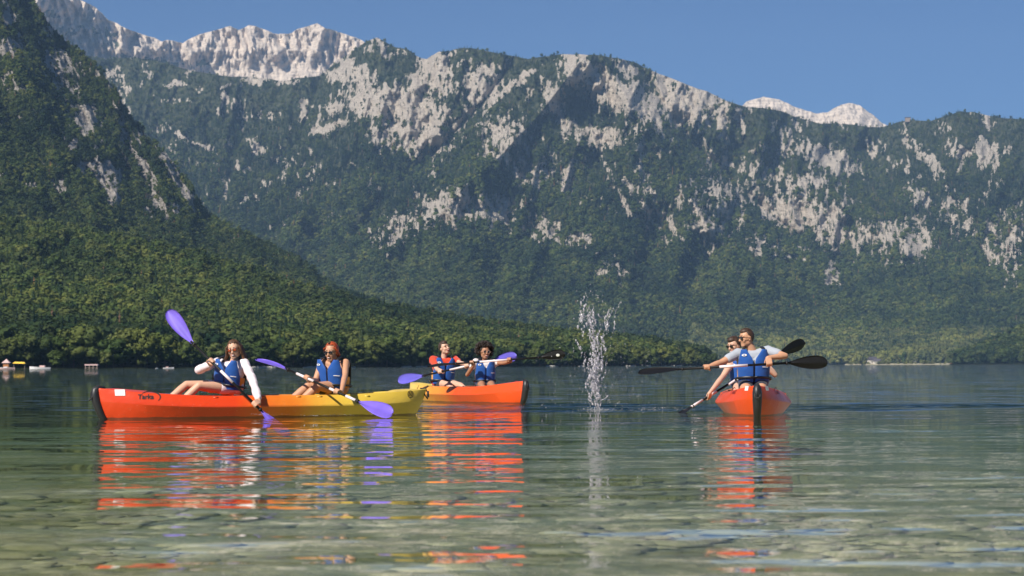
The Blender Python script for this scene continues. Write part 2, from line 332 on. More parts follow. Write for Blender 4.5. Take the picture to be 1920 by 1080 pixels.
layer('left_mountain', -260, 860, 760, 330, R_LEFT, [(-300, 1250), (0, 1300), (500, 1650), (860, 2300)], [(-300, 3500), (0, 3600), (240, 3500), (400, 3200), (600, 3200), (860, 3400)],
      rel_left, mk_left, M_LEFT, .8, 6.0, 260)
# wooded foreland along the left shore
R_NEAR = [(-260,392),(0,420),(120,436),(250,456),(400,494),(520,530),(640,568),(760,592),(900,616),(1050,634),(1150,645),(1240,652),(1310,664),(1340,684)]
R_NEAR = [(x, y + (16 if x < 600 else 12)) for x, y in R_NEAR[:-2]] + [(1310, 680), (1340, 688)]
def rel_near(px, py, v):
    a = fbm((px + py) / 70, py / 60, 4, 31) - .5; return a * 170 * np.minimum(1, v * 1.6)
def mk_near(px, py, v): return px * 0
layer('wooded_foreland', -260, 1345, 420, 90, R_NEAR, [(-260, 760), (0, 800), (300, 860), (600, 980), (900, 1200), (1150, 1550), (1345, 1950)],
      [(-260, 1900), (0, 1850), (400, 1900), (700, 1950), (1000, 2000), (1200, 2050), (1345, 2080)], rel_near, mk_near, M_NEAR, .9, 1.5, 160)
# dark wooded spur at the right edge
R_RSP = [(1760,690),(1800,676),(1850,655),(1885,640),(1920,624),(2000,590),(2200,520)]
layer('right_spur', 1760, 2200, 160, 50, R_RSP, [(1760, 3300), (2200, 2700)], [(1760, 3500), (2200, 3700)], lambda px, py, v: (fbm(px / 40, py / 30, 3, 41) - .5) * 120 * v, mk_near, M_NEAR, .9, 1.0, 200)

# lake bed and water ------------------------------------------------------------------------------------
def bed_z(y): return -np.interp(y, [-60, -6, 3, 48, 60, 90, 200, 900, 9000], [-.02, .10, .21, .885, 1.6, 5.0, 16, 24, 24])
ys = np.concatenate([np.linspace(-40, 3, 12), np.geomspace(3.2, 90, 130), np.geomspace(96, 4600, 40)])
xs = np.concatenate([-np.geomspace(4000, 9, 24), np.linspace(-8.8, 8.8, 120), np.geomspace(9, 4000, 24)])
XX, YY = np.meshgrid(xs, ys); ZZ = bed_z(YY) + (fbm(XX / 1.7, YY / 1.3, 4, 51) - .5) * .10 * np.clip(1 - YY / 60, 0, 1)
idx = np.arange(XX.size).reshape(XX.shape)
mb = MB(); mb.v = [tuple(p) for p in np.stack([XX, YY, ZZ], -1).reshape(-1, 3)]
mb.f = [tuple(map(int, q)) for q in np.stack([idx[:-1, :-1], idx[:-1, 1:], idx[1:, 1:], idx[1:, :-1]], -1).reshape(-1, 4)]
t = NT('gravel_bed'); g = t.coord(); vo = t.n('ShaderNodeTexVoronoi', {'Scale': 9.0, 'Randomness': 1.0}); t.set(vo.inputs['Vector'], g)
n = t.noise(g, .8, 4); col = t.mix(t.ramp(vo.outputs['Color'], (.2, (0, 0, 0)), (.8, (1, 1, 1))), c4(.32, .27, .12), c4(.56, .47, .25))
col = t.mix(t.ramp(n, (.4, (0, 0, 0)), (.62, (1, 1, 1))), col, c4(.30, .29, .15))
tag(mb.build('lake_bed', t.done(t.bsdf(col, .9, .2, Normal=t.bump(vo.outputs['Distance'], .03)))), kind='structure')

t = NT('lake_water'); pos = t.n('ShaderNodeNewGeometry'); P = pos.outputs['Position']
def vec_noise(scale, sc, detail, loc): return t.n('ShaderNodeTexNoise', {'Scale': scale, 'Detail': detail, 'Roughness': .5, 'Vector': t.mapping(P, sc, loc)}).outputs['Color']
def centred(c, amp):
    x = t.n('ShaderNodeVectorMath', {0: c, 1: (.5, .5, .5)}, operation='SUBTRACT').outputs[0]
    return t.n('ShaderNodeVectorMath', {0: x, 1: amp}, operation='MULTIPLY').outputs[0]
def vadd(a, b): return t.n('ShaderNodeVectorMath', {0: a, 1: b}, operation='ADD').outputs[0]
s1 = centred(vec_noise(3.2, (.36, 1, 1), 3, (0, 0, 0)), (.16, .27, 0))      # ripples of about 0.4 m
s2 = centred(vec_noise(.7, (.35, 1, 1), 1, (5, 2, 0)), (.03, .05, 0))         # slow swell
s3 = centred(vec_noise(8, (.5, 1, 1), 2, (1, 8, 0)), (.07, .10, 0))          # fine ripples
sx = t.n('ShaderNodeSeparateXYZ', {0: P})
def zone(cx, cy, rx, ry):   # churned water round the boats and where the breeze touches the lake
    a = t.math('DIVIDE', t.math('SUBTRACT', sx.outputs[0], cx), rx); b = t.math('DIVIDE', t.math('SUBTRACT', sx.outputs[1], cy), ry)
    r = t.math('ADD', t.math('MULTIPLY', a, a), t.math('MULTIPLY', b, b)); return t.math('SUBTRACT', 1.0, t.math('MINIMUM', r, 1.0))
z = zone(1.0, 27.6, 4.2, 2.9)
for q in ((3.6, 27.0, 2.6, 2.2), (5.4, 28.5, 3.4, 2.2), (-1.2, 26.6, 1.8, 1.3), (.8, 30.2, 2.0, 1.5)): z = t.math('MAXIMUM', z, zone(*q))
z = t.math('MULTIPLY', z, t.math('ADD', .45, t.noise(t.mapping(P, (.5, 1.4, 1)), .9, 3)), True)
wz = t.math('MULTIPLY', t.math('MULTIPLY', t.noise(t.mapping(P, (.6, .25, 1)), .05, 3), t.math('GREATER_THAN', sx.outputs[1], 27)), 1.0)
amp = t.math('ADD', .85, t.math('ADD', t.math('MULTIPLY', z, 13.0), t.math('MULTIPLY', wz, 2.4)))
calm = t.noise(t.mapping(P, (.25, .6, 1)), .5, 2)
amp = t.math('MULTIPLY', amp, t.math('ADD', .45, calm))
sm = t.n('ShaderNodeVectorMath', {0: vadd(vadd(s1, s3), s2), 3: amp}, operation='SCALE').outputs[0]
nrm = t.n('ShaderNodeVectorMath', {0: vadd(sm, (0, 0, 1))}, operation='NORMALIZE').outputs[0]
dt = t.math('ABSOLUTE', t.n('ShaderNodeVectorMath', {0: nrm, 1: pos.outputs['Incoming']}, operation='DOT_PRODUCT').outputs['Value'])
fr = t.math('ADD', .02, t.math('MULTIPLY', .98, t.math('POWER', t.math('SUBTRACT', 1.0, dt, True), 5.0)), True)
gl = t.n('ShaderNodeBsdfGlossy', {'Color': c4(1, 1, 1), 'Roughness': .02, 'Normal': nrm})
tr = t.n('ShaderNodeBsdfTransparent', {'Color': c4(.97, 1, .98)})
mx = t.n('ShaderNodeMixShader', {0: fr, 1: tr.outputs[0], 2: gl.outputs[0]})
ab = t.n('ShaderNodeVolumeAbsorption', {'Color': c4(.18, .52, .42), 'Density': .075})
sc_ = t.n('ShaderNodeVolumeScatter', {'Color': c4(.10, .36, .75), 'Density': .0035})
ad = t.n('ShaderNodeAddShader', {0: ab.outputs[0], 1: sc_.outputs[0]})
t.t.links.new(ad.outputs[0], t.out.inputs['Volume'])
M_WATER = t.done(mx.outputs[0])
mb = MB(); mb.box((0, 2280, -14), (4200, 2345, 14)); tag(mb.build('lake_water', M_WATER, smooth=False), kind='structure')

# haze ---------------------------------------------------------------------------------------------------
t = NT('haze'); pv = t.n('ShaderNodeVolumePrincipled', {'Color': c4(.42, .66, 1.0), 'Density': 0.000032, 'Anisotropy': 0.0})
t.t.links.new(pv.outputs[0], t.out.inputs['Volume'])
mb = MB(); mb.box((0, 7400, 1285), (9500, 7700, 1316)); tag(mb.build('haze', t.m, smooth=False), kind='stuff')
# ================================================================== TREES
def foliage(name, cols, spread=.25):
    t = NT(name); r = t.n('ShaderNodeObjectInfo').outputs['Random']; co = t.coord()
    cols = [tuple(x * 1.45 for x in c) for c in cols]
    a = t.ramp(r, *[(i / max(1, len(cols) - 1), c) for i, c in enumerate(cols)])
    n = t.noise(co, 1.2 if spread > .2 else .4, 2)
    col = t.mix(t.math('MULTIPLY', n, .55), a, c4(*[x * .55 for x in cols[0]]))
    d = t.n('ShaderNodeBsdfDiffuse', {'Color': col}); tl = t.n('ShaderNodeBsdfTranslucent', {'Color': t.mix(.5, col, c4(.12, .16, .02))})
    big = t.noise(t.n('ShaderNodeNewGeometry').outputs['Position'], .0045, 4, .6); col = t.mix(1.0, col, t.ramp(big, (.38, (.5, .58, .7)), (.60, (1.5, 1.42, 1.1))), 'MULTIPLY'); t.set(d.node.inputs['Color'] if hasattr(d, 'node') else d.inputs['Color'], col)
    m = t.n('ShaderNodeMixShader', {0: .22, 1: d.outputs[0], 2: tl.outputs[0]}); return t.done(m.outputs[0])
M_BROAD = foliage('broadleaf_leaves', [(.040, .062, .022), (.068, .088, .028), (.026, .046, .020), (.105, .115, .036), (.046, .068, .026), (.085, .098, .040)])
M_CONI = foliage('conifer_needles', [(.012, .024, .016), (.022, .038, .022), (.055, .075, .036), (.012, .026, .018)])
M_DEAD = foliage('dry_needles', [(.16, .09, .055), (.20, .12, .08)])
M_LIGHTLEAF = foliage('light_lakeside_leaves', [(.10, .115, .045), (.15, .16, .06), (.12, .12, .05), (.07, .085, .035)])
M_BARK = simple('bark', (.11, .085, .06), .9, .1, .3, 3)
def cards(mb, pts, nrm, size, rng):
    for p, n, s in zip(pts, nrm, size):
        n = Vector(n) + Vector(rng.normal(0, .45, 3)); n.normalize(); a = n.orthogonal().normalized(); b = n.cross(a)
        th = rng.random() * 6.28; a, b = a * math.cos(th) + b * math.sin(th), b * math.cos(th) - a * math.sin(th)
        p = Vector(p); k = .6 + rng.random() * .5
        mb.add([p - a * s - b * s * k * .6, p + a * s * .8 - b * s * k, p + a * s * .9 + b * s * k * .8, p - a * s * .6 + b * s * k], [(0, 1, 2, 3)])
def crown_mesh(seed, ncard, lobes, size, core=True, width=.34):
    rng = np.random.default_rng(seed); mb = MB(); cs = []       # unit height tree: crown from .12 to 1
    for i in range(lobes):
        h = .24 + .62 * (i + .5) / lobes; rr = width * math.sqrt(max(.04, 1 - ((h - .47) / .52) ** 2)) * (.35 + .5 * rng.random()); a = i * 2.4 + rng.random()
        cs.append((Vector((math.cos(a) * rr, math.sin(a) * rr, h)), .13 + .10 * rng.random()))
    cs.append((Vector((0, 0, .82)), .15)); cs.append((Vector((0, 0, .5)), .22))
    if core:
        for c, r in cs: mb.ell(c, (r * .8, r * .8, r * .78), seg=6, rings=4)
    P = []; N = []
    for k in range(ncard):
        c, r = cs[rng.integers(len(cs))]; d = rng.normal(0, 1, 3); d /= np.linalg.norm(d)
        if d[2] < -.5: d[2] *= -1
        P.append(np.array(c) + d * r * (.82 + .35 * rng.random())); N.append(d)
    cards(mb, P, N, rng.uniform(.6, 1.2, ncard) * size, rng); me = mb.mesh('crown'); me.materials.append(M_BROAD); return me
def conifer_mesh(seed, tiers, per, mat, width=.16, size=.05):
    rng = np.random.default_rng(seed); mb = MB()
    mb.tube([(0, 0, .05), (0, 0, .55), (0, 0, .98)], [width * .45, width * .28, .004], 5)
    for i in range(tiers):
        h = .12 + .86 * i / tiers; r = width * (1 - h) ** .8 * 1.15 * (.8 + .4 * rng.random())
        for k in range(per):
            a = 6.283 * (k + rng.random() * .7) / per + i; d = Vector((math.cos(a), math.sin(a), 0)); tn = Vector((-d.y, d.x, 0)); rr = r * (.75 + .5 * rng.random()) + .012
            w_ = size * (.4 + (1 - h)); p0 = Vector((0, 0, h + .05)); p1 = d * rr + Vector((0, 0, h - .02 - .04 * rng.random()))
            mb.add([p0, p1 * .6 + p0 * .4 + tn * w_, p1, p1 * .6 + p0 * .4 - tn * w_], [(0, 1, 2, 3)])
    me = mb.mesh('conifer'); me.materials.append(mat); return me
def trunk_mesh():
    mb = MB(); mb.tube([(0, 0, -.03), (.005, 0, .2), (-.004, .005, .45), (0, 0, .8)], [.022, .017, .012, .003], 7)
    for a in (0, 1.9, 3.6, 5.0):
        d = Vector((math.cos(a), math.sin(a), 0)); mb.tube([Vector((0, 0, .26 + a * .03)), d * .09 + Vector((0, 0, .4 + a * .03)), d * .2 + Vector((0, 0, .5 + a * .03))], [.010, .007, .003], 5)
    me = mb.mesh('trunk'); me.materials.append(M_BARK); return me
CROWNS = [crown_mesh(s, 760, 11, .034, True, w_) for s, w_ in ((1, .34), (2, .30), (3, .38), (4, .26))]
MIDCROWN = [crown_mesh(s, 230, 7, .055, True, w_) for s, w_ in ((11, .36), (12, .32), (13, .28))]
LIGHTCROWN = [crown_mesh(s, 150, 6, .06, True, .30) for s in (61, 62)]
for m_ in LIGHTCROWN: m_.materials.clear(); m_.materials.append(M_LIGHTLEAF)
LOWCROWN = [crown_mesh(s, 46, 4, .11, True, .34) for s in (21, 22)]
CONI = [conifer_mesh(31, 13, 9, M_CONI), conifer_mesh(32, 11, 8, M_CONI, .19)]
LOWCONI = [conifer_mesh(41, 6, 6, M_CONI, .17, .09), conifer_mesh(42, 5, 5, M_CONI, .2, .1)]
DEADCONI = [conifer_mesh(51, 6, 6, M_DEAD, .13, .07)]
TRUNK = trunk_mesh()
def scatter(name, pts, height, width, meshes, label=None, cat=None, choice=None):
    """one stuff object: points with sizes, a tree instanced on each"""
    n = len(pts)
    me = bpy.data.meshes.new(name); me.vertices.add(n); me.vertices.foreach_set('co', np.asarray(pts, np.float32).reshape(-1))
    sc = np.stack([width, width, height], -1).astype(np.float32)
    a = me.attributes.new('size', 'FLOAT_VECTOR', 'POINT'); a.data.foreach_set('vector', sc.reshape(-1))
    a = me.attributes.new('turn', 'FLOAT_VECTOR', 'POINT'); rt = np.zeros((n, 3), np.float32); rt[:, 2] = RNG.random(n) * 6.28; rt[:, :2] = RNG.normal(0, .03, (n, 2)); a.data.foreach_set('vector', rt.reshape(-1))
    a = me.attributes.new('pick', 'INT', 'POINT'); a.data.foreach_set('value', (RNG.integers(0, len(meshes), n) if choice is None else choice).astype(np.int32))
    ng = bpy.data.node_groups.new(name, 'GeometryNodeTree'); ng.interface.new_socket('Geometry', in_out='INPUT', socket_type='NodeSocketGeometry'); ng.interface.new_socket('Geometry', in_out='OUTPUT', socket_type='NodeSocketGeometry')
    N = ng.nodes; L = ng.links; gi = N.new('NodeGroupInput'); go = N.new('NodeGroupOutput'); gg = N.new('GeometryNodeGeometryToInstance')
    for mm in reversed(meshes):
        so_ = bpy.data.objects.new(mm.name + '_source', mm); oi = N.new('GeometryNodeObjectInfo'); oi.inputs[0].default_value = so_; oi.inputs['As Instance'].default_value = True
        L.new(oi.outputs['Geometry'], gg.inputs[0])
    ip = N.new('GeometryNodeInstanceOnPoints'); ip.inputs['Pick Instance'].default_value = True
    def at_r(nm, ty):
        x = N.new('GeometryNodeInputNamedAttribute'); x.data_type = ty; x.inputs[0].default_value = nm; return x.outputs[0]
    mp = N.new('GeometryNodeMeshToPoints'); L.new(gi.outputs[0], mp.inputs[0]); L.new(mp.outputs[0], ip.inputs['Points'])
    L.new(gg.outputs[0], ip.inputs['Instance']); L.new(at_r('pick', 'INT'), ip.inputs['Instance Index'])
    er = N.new('FunctionNodeEulerToRotation'); L.new(at_r('turn', 'FLOAT_VECTOR'), er.inputs[0]); L.new(er.outputs[0], ip.inputs['Rotation'])
    L.new(at_r('size', 'FLOAT_VECTOR'), ip.inputs['Scale']); L.new(ip.outputs[0], go.inputs[0])
    o = bpy.data.objects.new(name, me); COL.objects.link(o); md = o.modifiers.new('scatter', 'NODES'); md.node_group = ng
    return tag(o, label, cat, None, 'stuff')
def forest(name, lay, n, hfun, meshes, pc, xr=None, keep=None, label=None, wf=1.0, vmin=0, vmax=1):
    px, py, d, v, W = sample_layer(lay, n, xr, vmax, vmin); mask = LAYERS[lay][4](px, py, v)
    k = RNG.random(n) > np.clip((mask - .2) * 2.4, 0, .80 if lay == 'main_mountain' else .88)
    k &= W[:, 2] > .4
    if keep is not None: k &= keep(px, py)
    px, py, v, W = px[k], py[k], v[k], W[k]; m = len(px)
    h = hfun(px, py, v) * RNG.uniform(.55, 1.4, m) * (1 - .45 * sstep(.2, .6, LAYERS[lay][4](px, py, v))); con = RNG.random(m) < pc(px, py, v)
    nb = meshes[1]; ch = np.where(con, nb + RNG.integers(0, len(meshes[0]) - nb, m), RNG.integers(0, nb, m))
    dead = RNG.random(m) < .012; ch = np.where(dead, len(meshes[0]), ch)
    wd = np.where(con, h * .8, h * 1.12) * RNG.uniform(.8, 1.25, m) * wf
    h = np.where(con, h * 1.2, h); W[:, 2] -= .4
    return scatter(name, W, h, wd, meshes[0] + DEADCONI, label, 'forest', ch)
LOW = (LOWCROWN + LOWCONI, 2); MID = (MIDCROWN + CONI, 3)
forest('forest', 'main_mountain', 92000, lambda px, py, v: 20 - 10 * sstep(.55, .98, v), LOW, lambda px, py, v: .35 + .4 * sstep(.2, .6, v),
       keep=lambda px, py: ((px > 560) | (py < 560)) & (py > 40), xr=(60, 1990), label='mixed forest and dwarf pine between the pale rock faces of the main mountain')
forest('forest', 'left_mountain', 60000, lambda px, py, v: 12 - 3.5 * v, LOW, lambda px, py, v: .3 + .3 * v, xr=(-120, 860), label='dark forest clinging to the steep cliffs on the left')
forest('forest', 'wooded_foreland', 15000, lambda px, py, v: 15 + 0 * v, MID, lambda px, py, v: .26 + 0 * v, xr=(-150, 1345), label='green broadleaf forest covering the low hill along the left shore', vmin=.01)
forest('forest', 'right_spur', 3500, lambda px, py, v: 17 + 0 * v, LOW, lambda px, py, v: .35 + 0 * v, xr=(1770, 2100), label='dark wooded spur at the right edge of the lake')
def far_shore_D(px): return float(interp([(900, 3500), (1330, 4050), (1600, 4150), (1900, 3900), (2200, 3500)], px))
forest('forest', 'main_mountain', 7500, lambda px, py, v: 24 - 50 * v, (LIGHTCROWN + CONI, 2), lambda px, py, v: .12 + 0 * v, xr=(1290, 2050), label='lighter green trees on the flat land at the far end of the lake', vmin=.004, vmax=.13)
def terrain(lay, px, py):
    U, V, D, PY, _ = LAYERS[lay]; i = int(np.argmin(abs(U - px))); return float(np.interp(-py, -PY[:, i], D[:, i]))
# shoreline trees of the left bank, one by one
NEAR_D = [(-260, 760), (0, 800), (300, 860), (600, 980), (900, 1200), (1150, 1550), (1345, 1950)]
SECT = [(-60, 30, 'above the small kiosk'), (30, 110, 'behind the yellow sunshade and moored boat'), (110, 215, 'behind the jetty shelter'), (215, 290, 'between jetty shelter and raised purple blade'),
        (290, 390, 'under the raised purple blade'), (390, 480, 'behind the long-haired woman'), (480, 575, 'between the two women'), (575, 670, 'behind the red-haired woman'), (670, 790, 'left of the laughing man'),
        (790, 940, 'behind the laughing couple'), (940, 1070, 'behind the black blade with the badge'), (1070, 1170, 'behind the splash'), (1170, 1260, 'right of the splash'), (1260, 1345, 'on the tip of the wooded point')]
x = -50.0; k = 0; BYLAB = {}
while x < 1338:
    D = float(interp(NEAR_D, x)) + random.uniform(2, 26); p = at(x, hor(x), D); h = random.uniform(11, 18) * (1 if x < 700 else .92)
    if x > 1300: h *= .75
    small = random.random() < .28
    if small: h *= .5
    lab = next(s for a, b, s in SECT if a <= x < b); wf_ = random.uniform(1.0, 1.5) * (1.2 if small else 1)
    lab = ('low ' if h < 8 else 'medium-height ' if h < 13 else 'tall ') + ('broad ' if wf_ > 1.3 else 'narrow ' if wf_ < 1.12 else '') + 'leafy tree on the shore ' + lab
    r = empty('lakeside_tree', (p.x, p.y, .6 + (D % 7) * .1), random.uniform(0, 6.28), label=lab, cat='tree', group='trees along the left shore')
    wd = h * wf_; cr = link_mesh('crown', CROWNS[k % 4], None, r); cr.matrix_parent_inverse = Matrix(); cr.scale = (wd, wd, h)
    tr_ = link_mesh('trunk', TRUNK, None, r); tr_.matrix_parent_inverse = Matrix(); tr_.scale = (h, h, h)
    BYLAB.setdefault(lab, []).append(r)
    x += random.uniform(.22, .5) * h * F_PX / D; k += 1

ORD = ('leftmost', 'second from left', 'third from left', 'fourth from left', 'fifth from left', 'sixth from left', 'seventh from left')
for lab, rs in BYLAB.items():
    if len(rs) > 1:
        for i, r in enumerate(rs): r['label'] = ' '.join(lab.replace('leafy tree on the shore', 'tree').split()[:13]) + (', ' + ORD[i] if i < len(rs) - 1 else ', rightmost')
# ================================================================== KAYAKS
M_BLACK = simple('black_rubber', (.016, .016, .018), .45, .5, .2, 30)
M_BLACKP = simple('black_plastic', (.008, .008, .009), .5, .25, .15, 30)
M_ROPE = simple('dark_cord', (.03, .028, .026), .8)
M_WHITE = simple('white_vinyl', (.78, .76, .72), .5, .4, .05, 30)
M_PRINT = simple('black_print', (.02, .012, .012), .6)
M_PRINTR = simple('dark_red_print', (.22, .02, .012), .6)
def hull_mat(name, ca, cb, cm, s0, s1, L):
    t = NT(name); co = t.coord(); x = t.n('ShaderNodeSeparateXYZ', {0: co}).outputs[0]
    n = t.noise(co, 1.6, 3); k = t.math('ADD', x, t.math('MULTIPLY', t.math('SUBTRACT', n, .5), .7))
    f = t.math('DIVIDE', t.math('SUBTRACT', k, s0 * L), (s1 - s0) * L, True)
    c = t.ramp(f, (0, ca), (.5, cm), (1, cb))
    grime = t.noise(t.mapping(co, (1, 2, 6)), 6, 5, .7); c = t.mix(t.ramp(grime, (.58, (0, 0, 0)), (.8, (.35, .35, .35))), c, c4(.25, .10, .04))
    sp = t.n('ShaderNodeTexVoronoi', {'Scale': 26.0}); t.set(sp.inputs['Vector'], co)
    dots = t.ramp(sp.outputs['Distance'], (.07, (1, 1, 1)), (.11, (0, 0, 0))); z = t.n('ShaderNodeSeparateXYZ', {0: co}).outputs[2]
    c = t.mix(t.math('MULTIPLY', t.math('MULTIPLY', dots, .35), t.math('LESS_THAN', z, .17)), c, c4(.8, .55, .4))
    contact_shade = t.math('LESS_THAN', t.math('ADD', z, t.math('MULTIPLY', t.noise(co, 5, 3), .03)), .034); c = t.mix(t.math('MULTIPLY', contact_shade, .75), c, c4(.07, .035, .02))  # contact shade between hull and reflection, painted into the colour at the waterline
    return t.done(t.bsdf(c, .38, .5, Normal=t.bump(t.noise(co, 9, 4), .006), **{'Coat Weight': .15}))
ORA = (.66, .048, .005); YEL = (.72, .49, .06); MID_ = (.70, .19, .015)
def hull_section(s, L, B):
    """half section of the hull at s (0 bow .. 1 stern): list of (y, z) from keel to deck centre"""
    e = abs(2 * s - 1); fb = max(0.0, 1 - e ** 2.7) ** .72
    b = max(.016, B * fb)
    up = .10 * max(0, (.34 - s) / .34) ** 1.5 + .055 * max(0, (s - .70) / .30) ** 1.3
    zd = .265 + up; zc = .14 + .72 * up
    zk = -.11 + .10 * max(0, (e - .72) / .28) ** 2
    end = min(1, max(0, (1 - e) / .12))
    ck = 1 if .27 < s < .78 else max(0, 1 - min(abs(s - .27), abs(s - .78)) / .12)
    ck = ck * ck * (3 - 2 * ck); zf = (zd + .022 * end) * (1 - ck) + .10 * ck
    ze = zd - .012 * ck
    return [(0, zk), (.42 * b, zk + .008), (.68 * b, zk + .05), (.80 * b, zk + .13), (b, zc - .008), (.997 * b, zc + .008), (.91 * b, zc + .55 * (zd - zc)), (.835 * b, zd - .014),
            (.80 * b, zd), (.75 * b, zd + .003), (.70 * b, ze + .004), (.64 * b, (zd + .007) * (1 - ck) + .11 * ck), (.3 * b, (zd + .018 * end) * (1 - ck) + .10 * ck), (0, (zd + .024 * end) * (1 - ck) + .10 * ck)], zc, zd
def rake(s, z, L):
    k = max(0, 1 - s / .10); q = max(0, (s - .93) / .07)
    return (.16 * (1 - min(1, max(0, (z + .1) / .45))) ** 1.6) * k - (.20 * (1 - min(1, max(0, (z + .1) / .42))) ** 1.3) * q
def hull_pt(s, z, side, L, B, off=.004):
    sec = hull_section(s, L, B)[0][:9]; zs = [p[1] for p in sec]; ysv = [p[0] for p in sec]
    y = float(np.interp(z, zs, ysv)); return Vector((s * L + rake(s, z, L), side * (y + off), z))
def kayak(bow, stern, mat, label, B=.40):
    bow = Vector((bow[0], bow[1], 0)); stern = Vector((stern[0], stern[1], 0)); d = stern - bow; L = d.length
    root = empty('kayak', bow, math.atan2(d.y, d.x), label=label, cat='kayak', group='two-seat kayaks on the lake')
    bpy.context.view_layer.update()
    def P(mb, name, m, par=None, sm=True):
        o = mb.build(name, m, par or root, sm); o.matrix_parent_inverse = Matrix(); return o
    ss = np.concatenate([np.linspace(0, .12, 16), np.linspace(.14, .86, 60), np.linspace(.88, 1, 16)]); mb = MB(); vs = []; nS = None
    for s in ss:
        sec, zc, zd = hull_section(s, L, B); full = sec + [(-y, z) for y, z in sec[-2:0:-1]]; nS = len(full)
        vs += [(s * L + rake(s, z, L), y, z) for y, z in full]
    fs = [(i * nS + k, (i + 1) * nS + k, (i + 1) * nS + (k + 1) % nS, i * nS + (k + 1) % nS) for i in range(len(ss) - 1) for k in range(nS)]
    fs += [tuple(range(nS)), tuple(range((len(ss) - 1) * nS, len(ss) * nS))[::-1]]
    mb.add(vs, fs); h = P(mb, 'hull', mat)
    es = h.modifiers.new('e', 'EDGE_SPLIT'); es.split_angle = math.radians(21); apply_mods(h)
    # black rubbing strip over the stem
    mb = MB(); pts = []
    for s, z in [(.030, .362), (.012, .366), (.003, .345), (0, .28), (0, .2), (0, .12), (0, .05), (.004, -.02), (.02, -.08)]:
        pts.append(Vector((s * L + rake(s, z, L) - .008, 0, z if s > .001 or z < .34 else z)))
    mb.tube(pts, [.022, .034, .048, .058, .056, .052, .048, .042, .02], 12); P(mb, 'bow_strip', M_BLACK)
    # carry handles
    mb = MB(); mb.tube([(.10, 0, .372), (.04, 0, .40), (-.02, 0, .375), (-.055, 0, .31), (-.05, .0, .25)], .007, 6); P(mb, 'bow_cord', M_ROPE); mb = MB()
    mb.tube([(.02, .045, .34), (-.06, .03, .235), (-.07, 0, .22), (-.06, -.03, .235), (.02, -.045, .34)], .008, 6); P(mb, 'carry_handle', M_ROPE)
    mb = MB(); mb.tube([(L - .07, .02, .335), (L + .01, .03, .325), (L + .03, .0, .26), (L + .012, -.03, .20), (L - .06, -.02, .30)], .009, 6); P(mb, 'stern_cord', M_ROPE); mb = MB()
    mb.tube([(L + .027, 0, .30), (L + .03, 0, .22)], .016, 8); P(mb, 'carry_handle', M_ROPE)
    for s in (.385, .70):
        mb = MB(); n = 9                                          # folded padded backrest behind each paddler
        for k in range(n):
            pass
        a = [(s * L + .30 - .05 * math.cos(t_) + .0, .25 * math.sin(t_), .20) for t_ in np.linspace(-1.3, 1.3, 9)]
        v_ = []; 
        for (x_, y_, z_) in a:
            v_ += [(x_, y_, .10), (x_ + .05, y_, .27), (x_ + .075, y_, .27), (x_ + .03, y_, .10)]
        f_ = [(i * 4 + q, (i + 1) * 4 + q, (i + 1) * 4 + (q + 1) % 4, i * 4 + (q + 1) % 4) for i in range(8) for q in range(4)] + [(0, 1, 2, 3), (35, 34, 33, 32)]
        mb.add(v_, f_); P(mb, 'backrest', M_BLACK)
        for sd_ in (-1, 1): mb = MB(); mb.tube([(s * L + .27, sd_ * .22, .24), (s * L + .0, sd_ * .30, .275)], .009, 6); P(mb, 'seat_strap', M_ROPE)
    mb = MB(); mb.tube([(.54 * L, 0, .10), (.54 * L, 0, .125)], .10, 20); P(mb, 'hatch_cover', M_BLACKP)
    for s in (.33, .47, .575, .64, .79):                         # small moulded grip pockets along the gunwale
        for sd_ in (-1, 1):
            mb = MB(); p = hull_pt(s, .245, sd_, L, B, .001); mb.box(p, (.03, .004, .010)); P(mb, 'deck_fitting', mat)
    return root, L
def text_mesh(body, size, shear=0.0, bold=0.0):
    cu = bpy.data.curves.new('t', 'FONT'); cu.body = body; cu.size = size; cu.shear = shear; cu.offset = bold; cu.resolution_u = 3; cu.align_x = 'CENTER'; cu.align_y = 'CENTER'
    o = bpy.data.objects.new('t', cu); COL.objects.link(o); dg = bpy.context.evaluated_depsgraph_get(); dg.update()
    me = bpy.data.meshes.new_from_object(o.evaluated_get(dg)); bpy.data.objects.remove(o); return me
def decal(root, L, B, name, me_or_mb, s0, z0, side, mat, flip=1, off=.006, label=None):
    """wrap a flat mesh (x along the hull, y up) on to the hull side"""
    if isinstance(me_or_mb, MB): me = me_or_mb.mesh(name)
    else: me = me_or_mb; me.name = name
    for v in me.vertices:
        p = hull_pt(s0 + flip * v.co.x / L, z0 + v.co.y, side, L, B, off); v.co = p
    me.materials.clear(); o = link_mesh(name, me, mat, root, False); o.matrix_parent_inverse = Matrix()
    if label: o['label'] = label
    return o
def arc_mesh(r0, r1, a0, a1, w, n=22, c=(0, 0)):
    mb = MB(); vs = []
    for i in range(n + 1):
        t_ = a0 + (a1 - a0) * i / n; ww = w * (.25 + math.sin(math.pi * i / n)) if a1 - a0 < 6 else w
        for q in (-.5, .5): vs.append((c[0] + (r0 + ww * q) * math.cos(t_), c[1] + (r1 + ww * q) * math.sin(t_), 0))
    mb.add(vs, [(2 * i, 2 * i + 1, 2 * i + 3, 2 * i + 2) for i in range(n)]); return mb
def rect(w_, h_):
    mb = MB(); n = 6; vs = [(-w_ / 2 + w_ * i / n, q * h_ / 2, 0) for i in range(n + 1) for q in (-1, 1)]
    mb.add(vs, [(2 * i, 2 * i + 1, 2 * i + 3, 2 * i + 2) for i in range(n)]); return mb
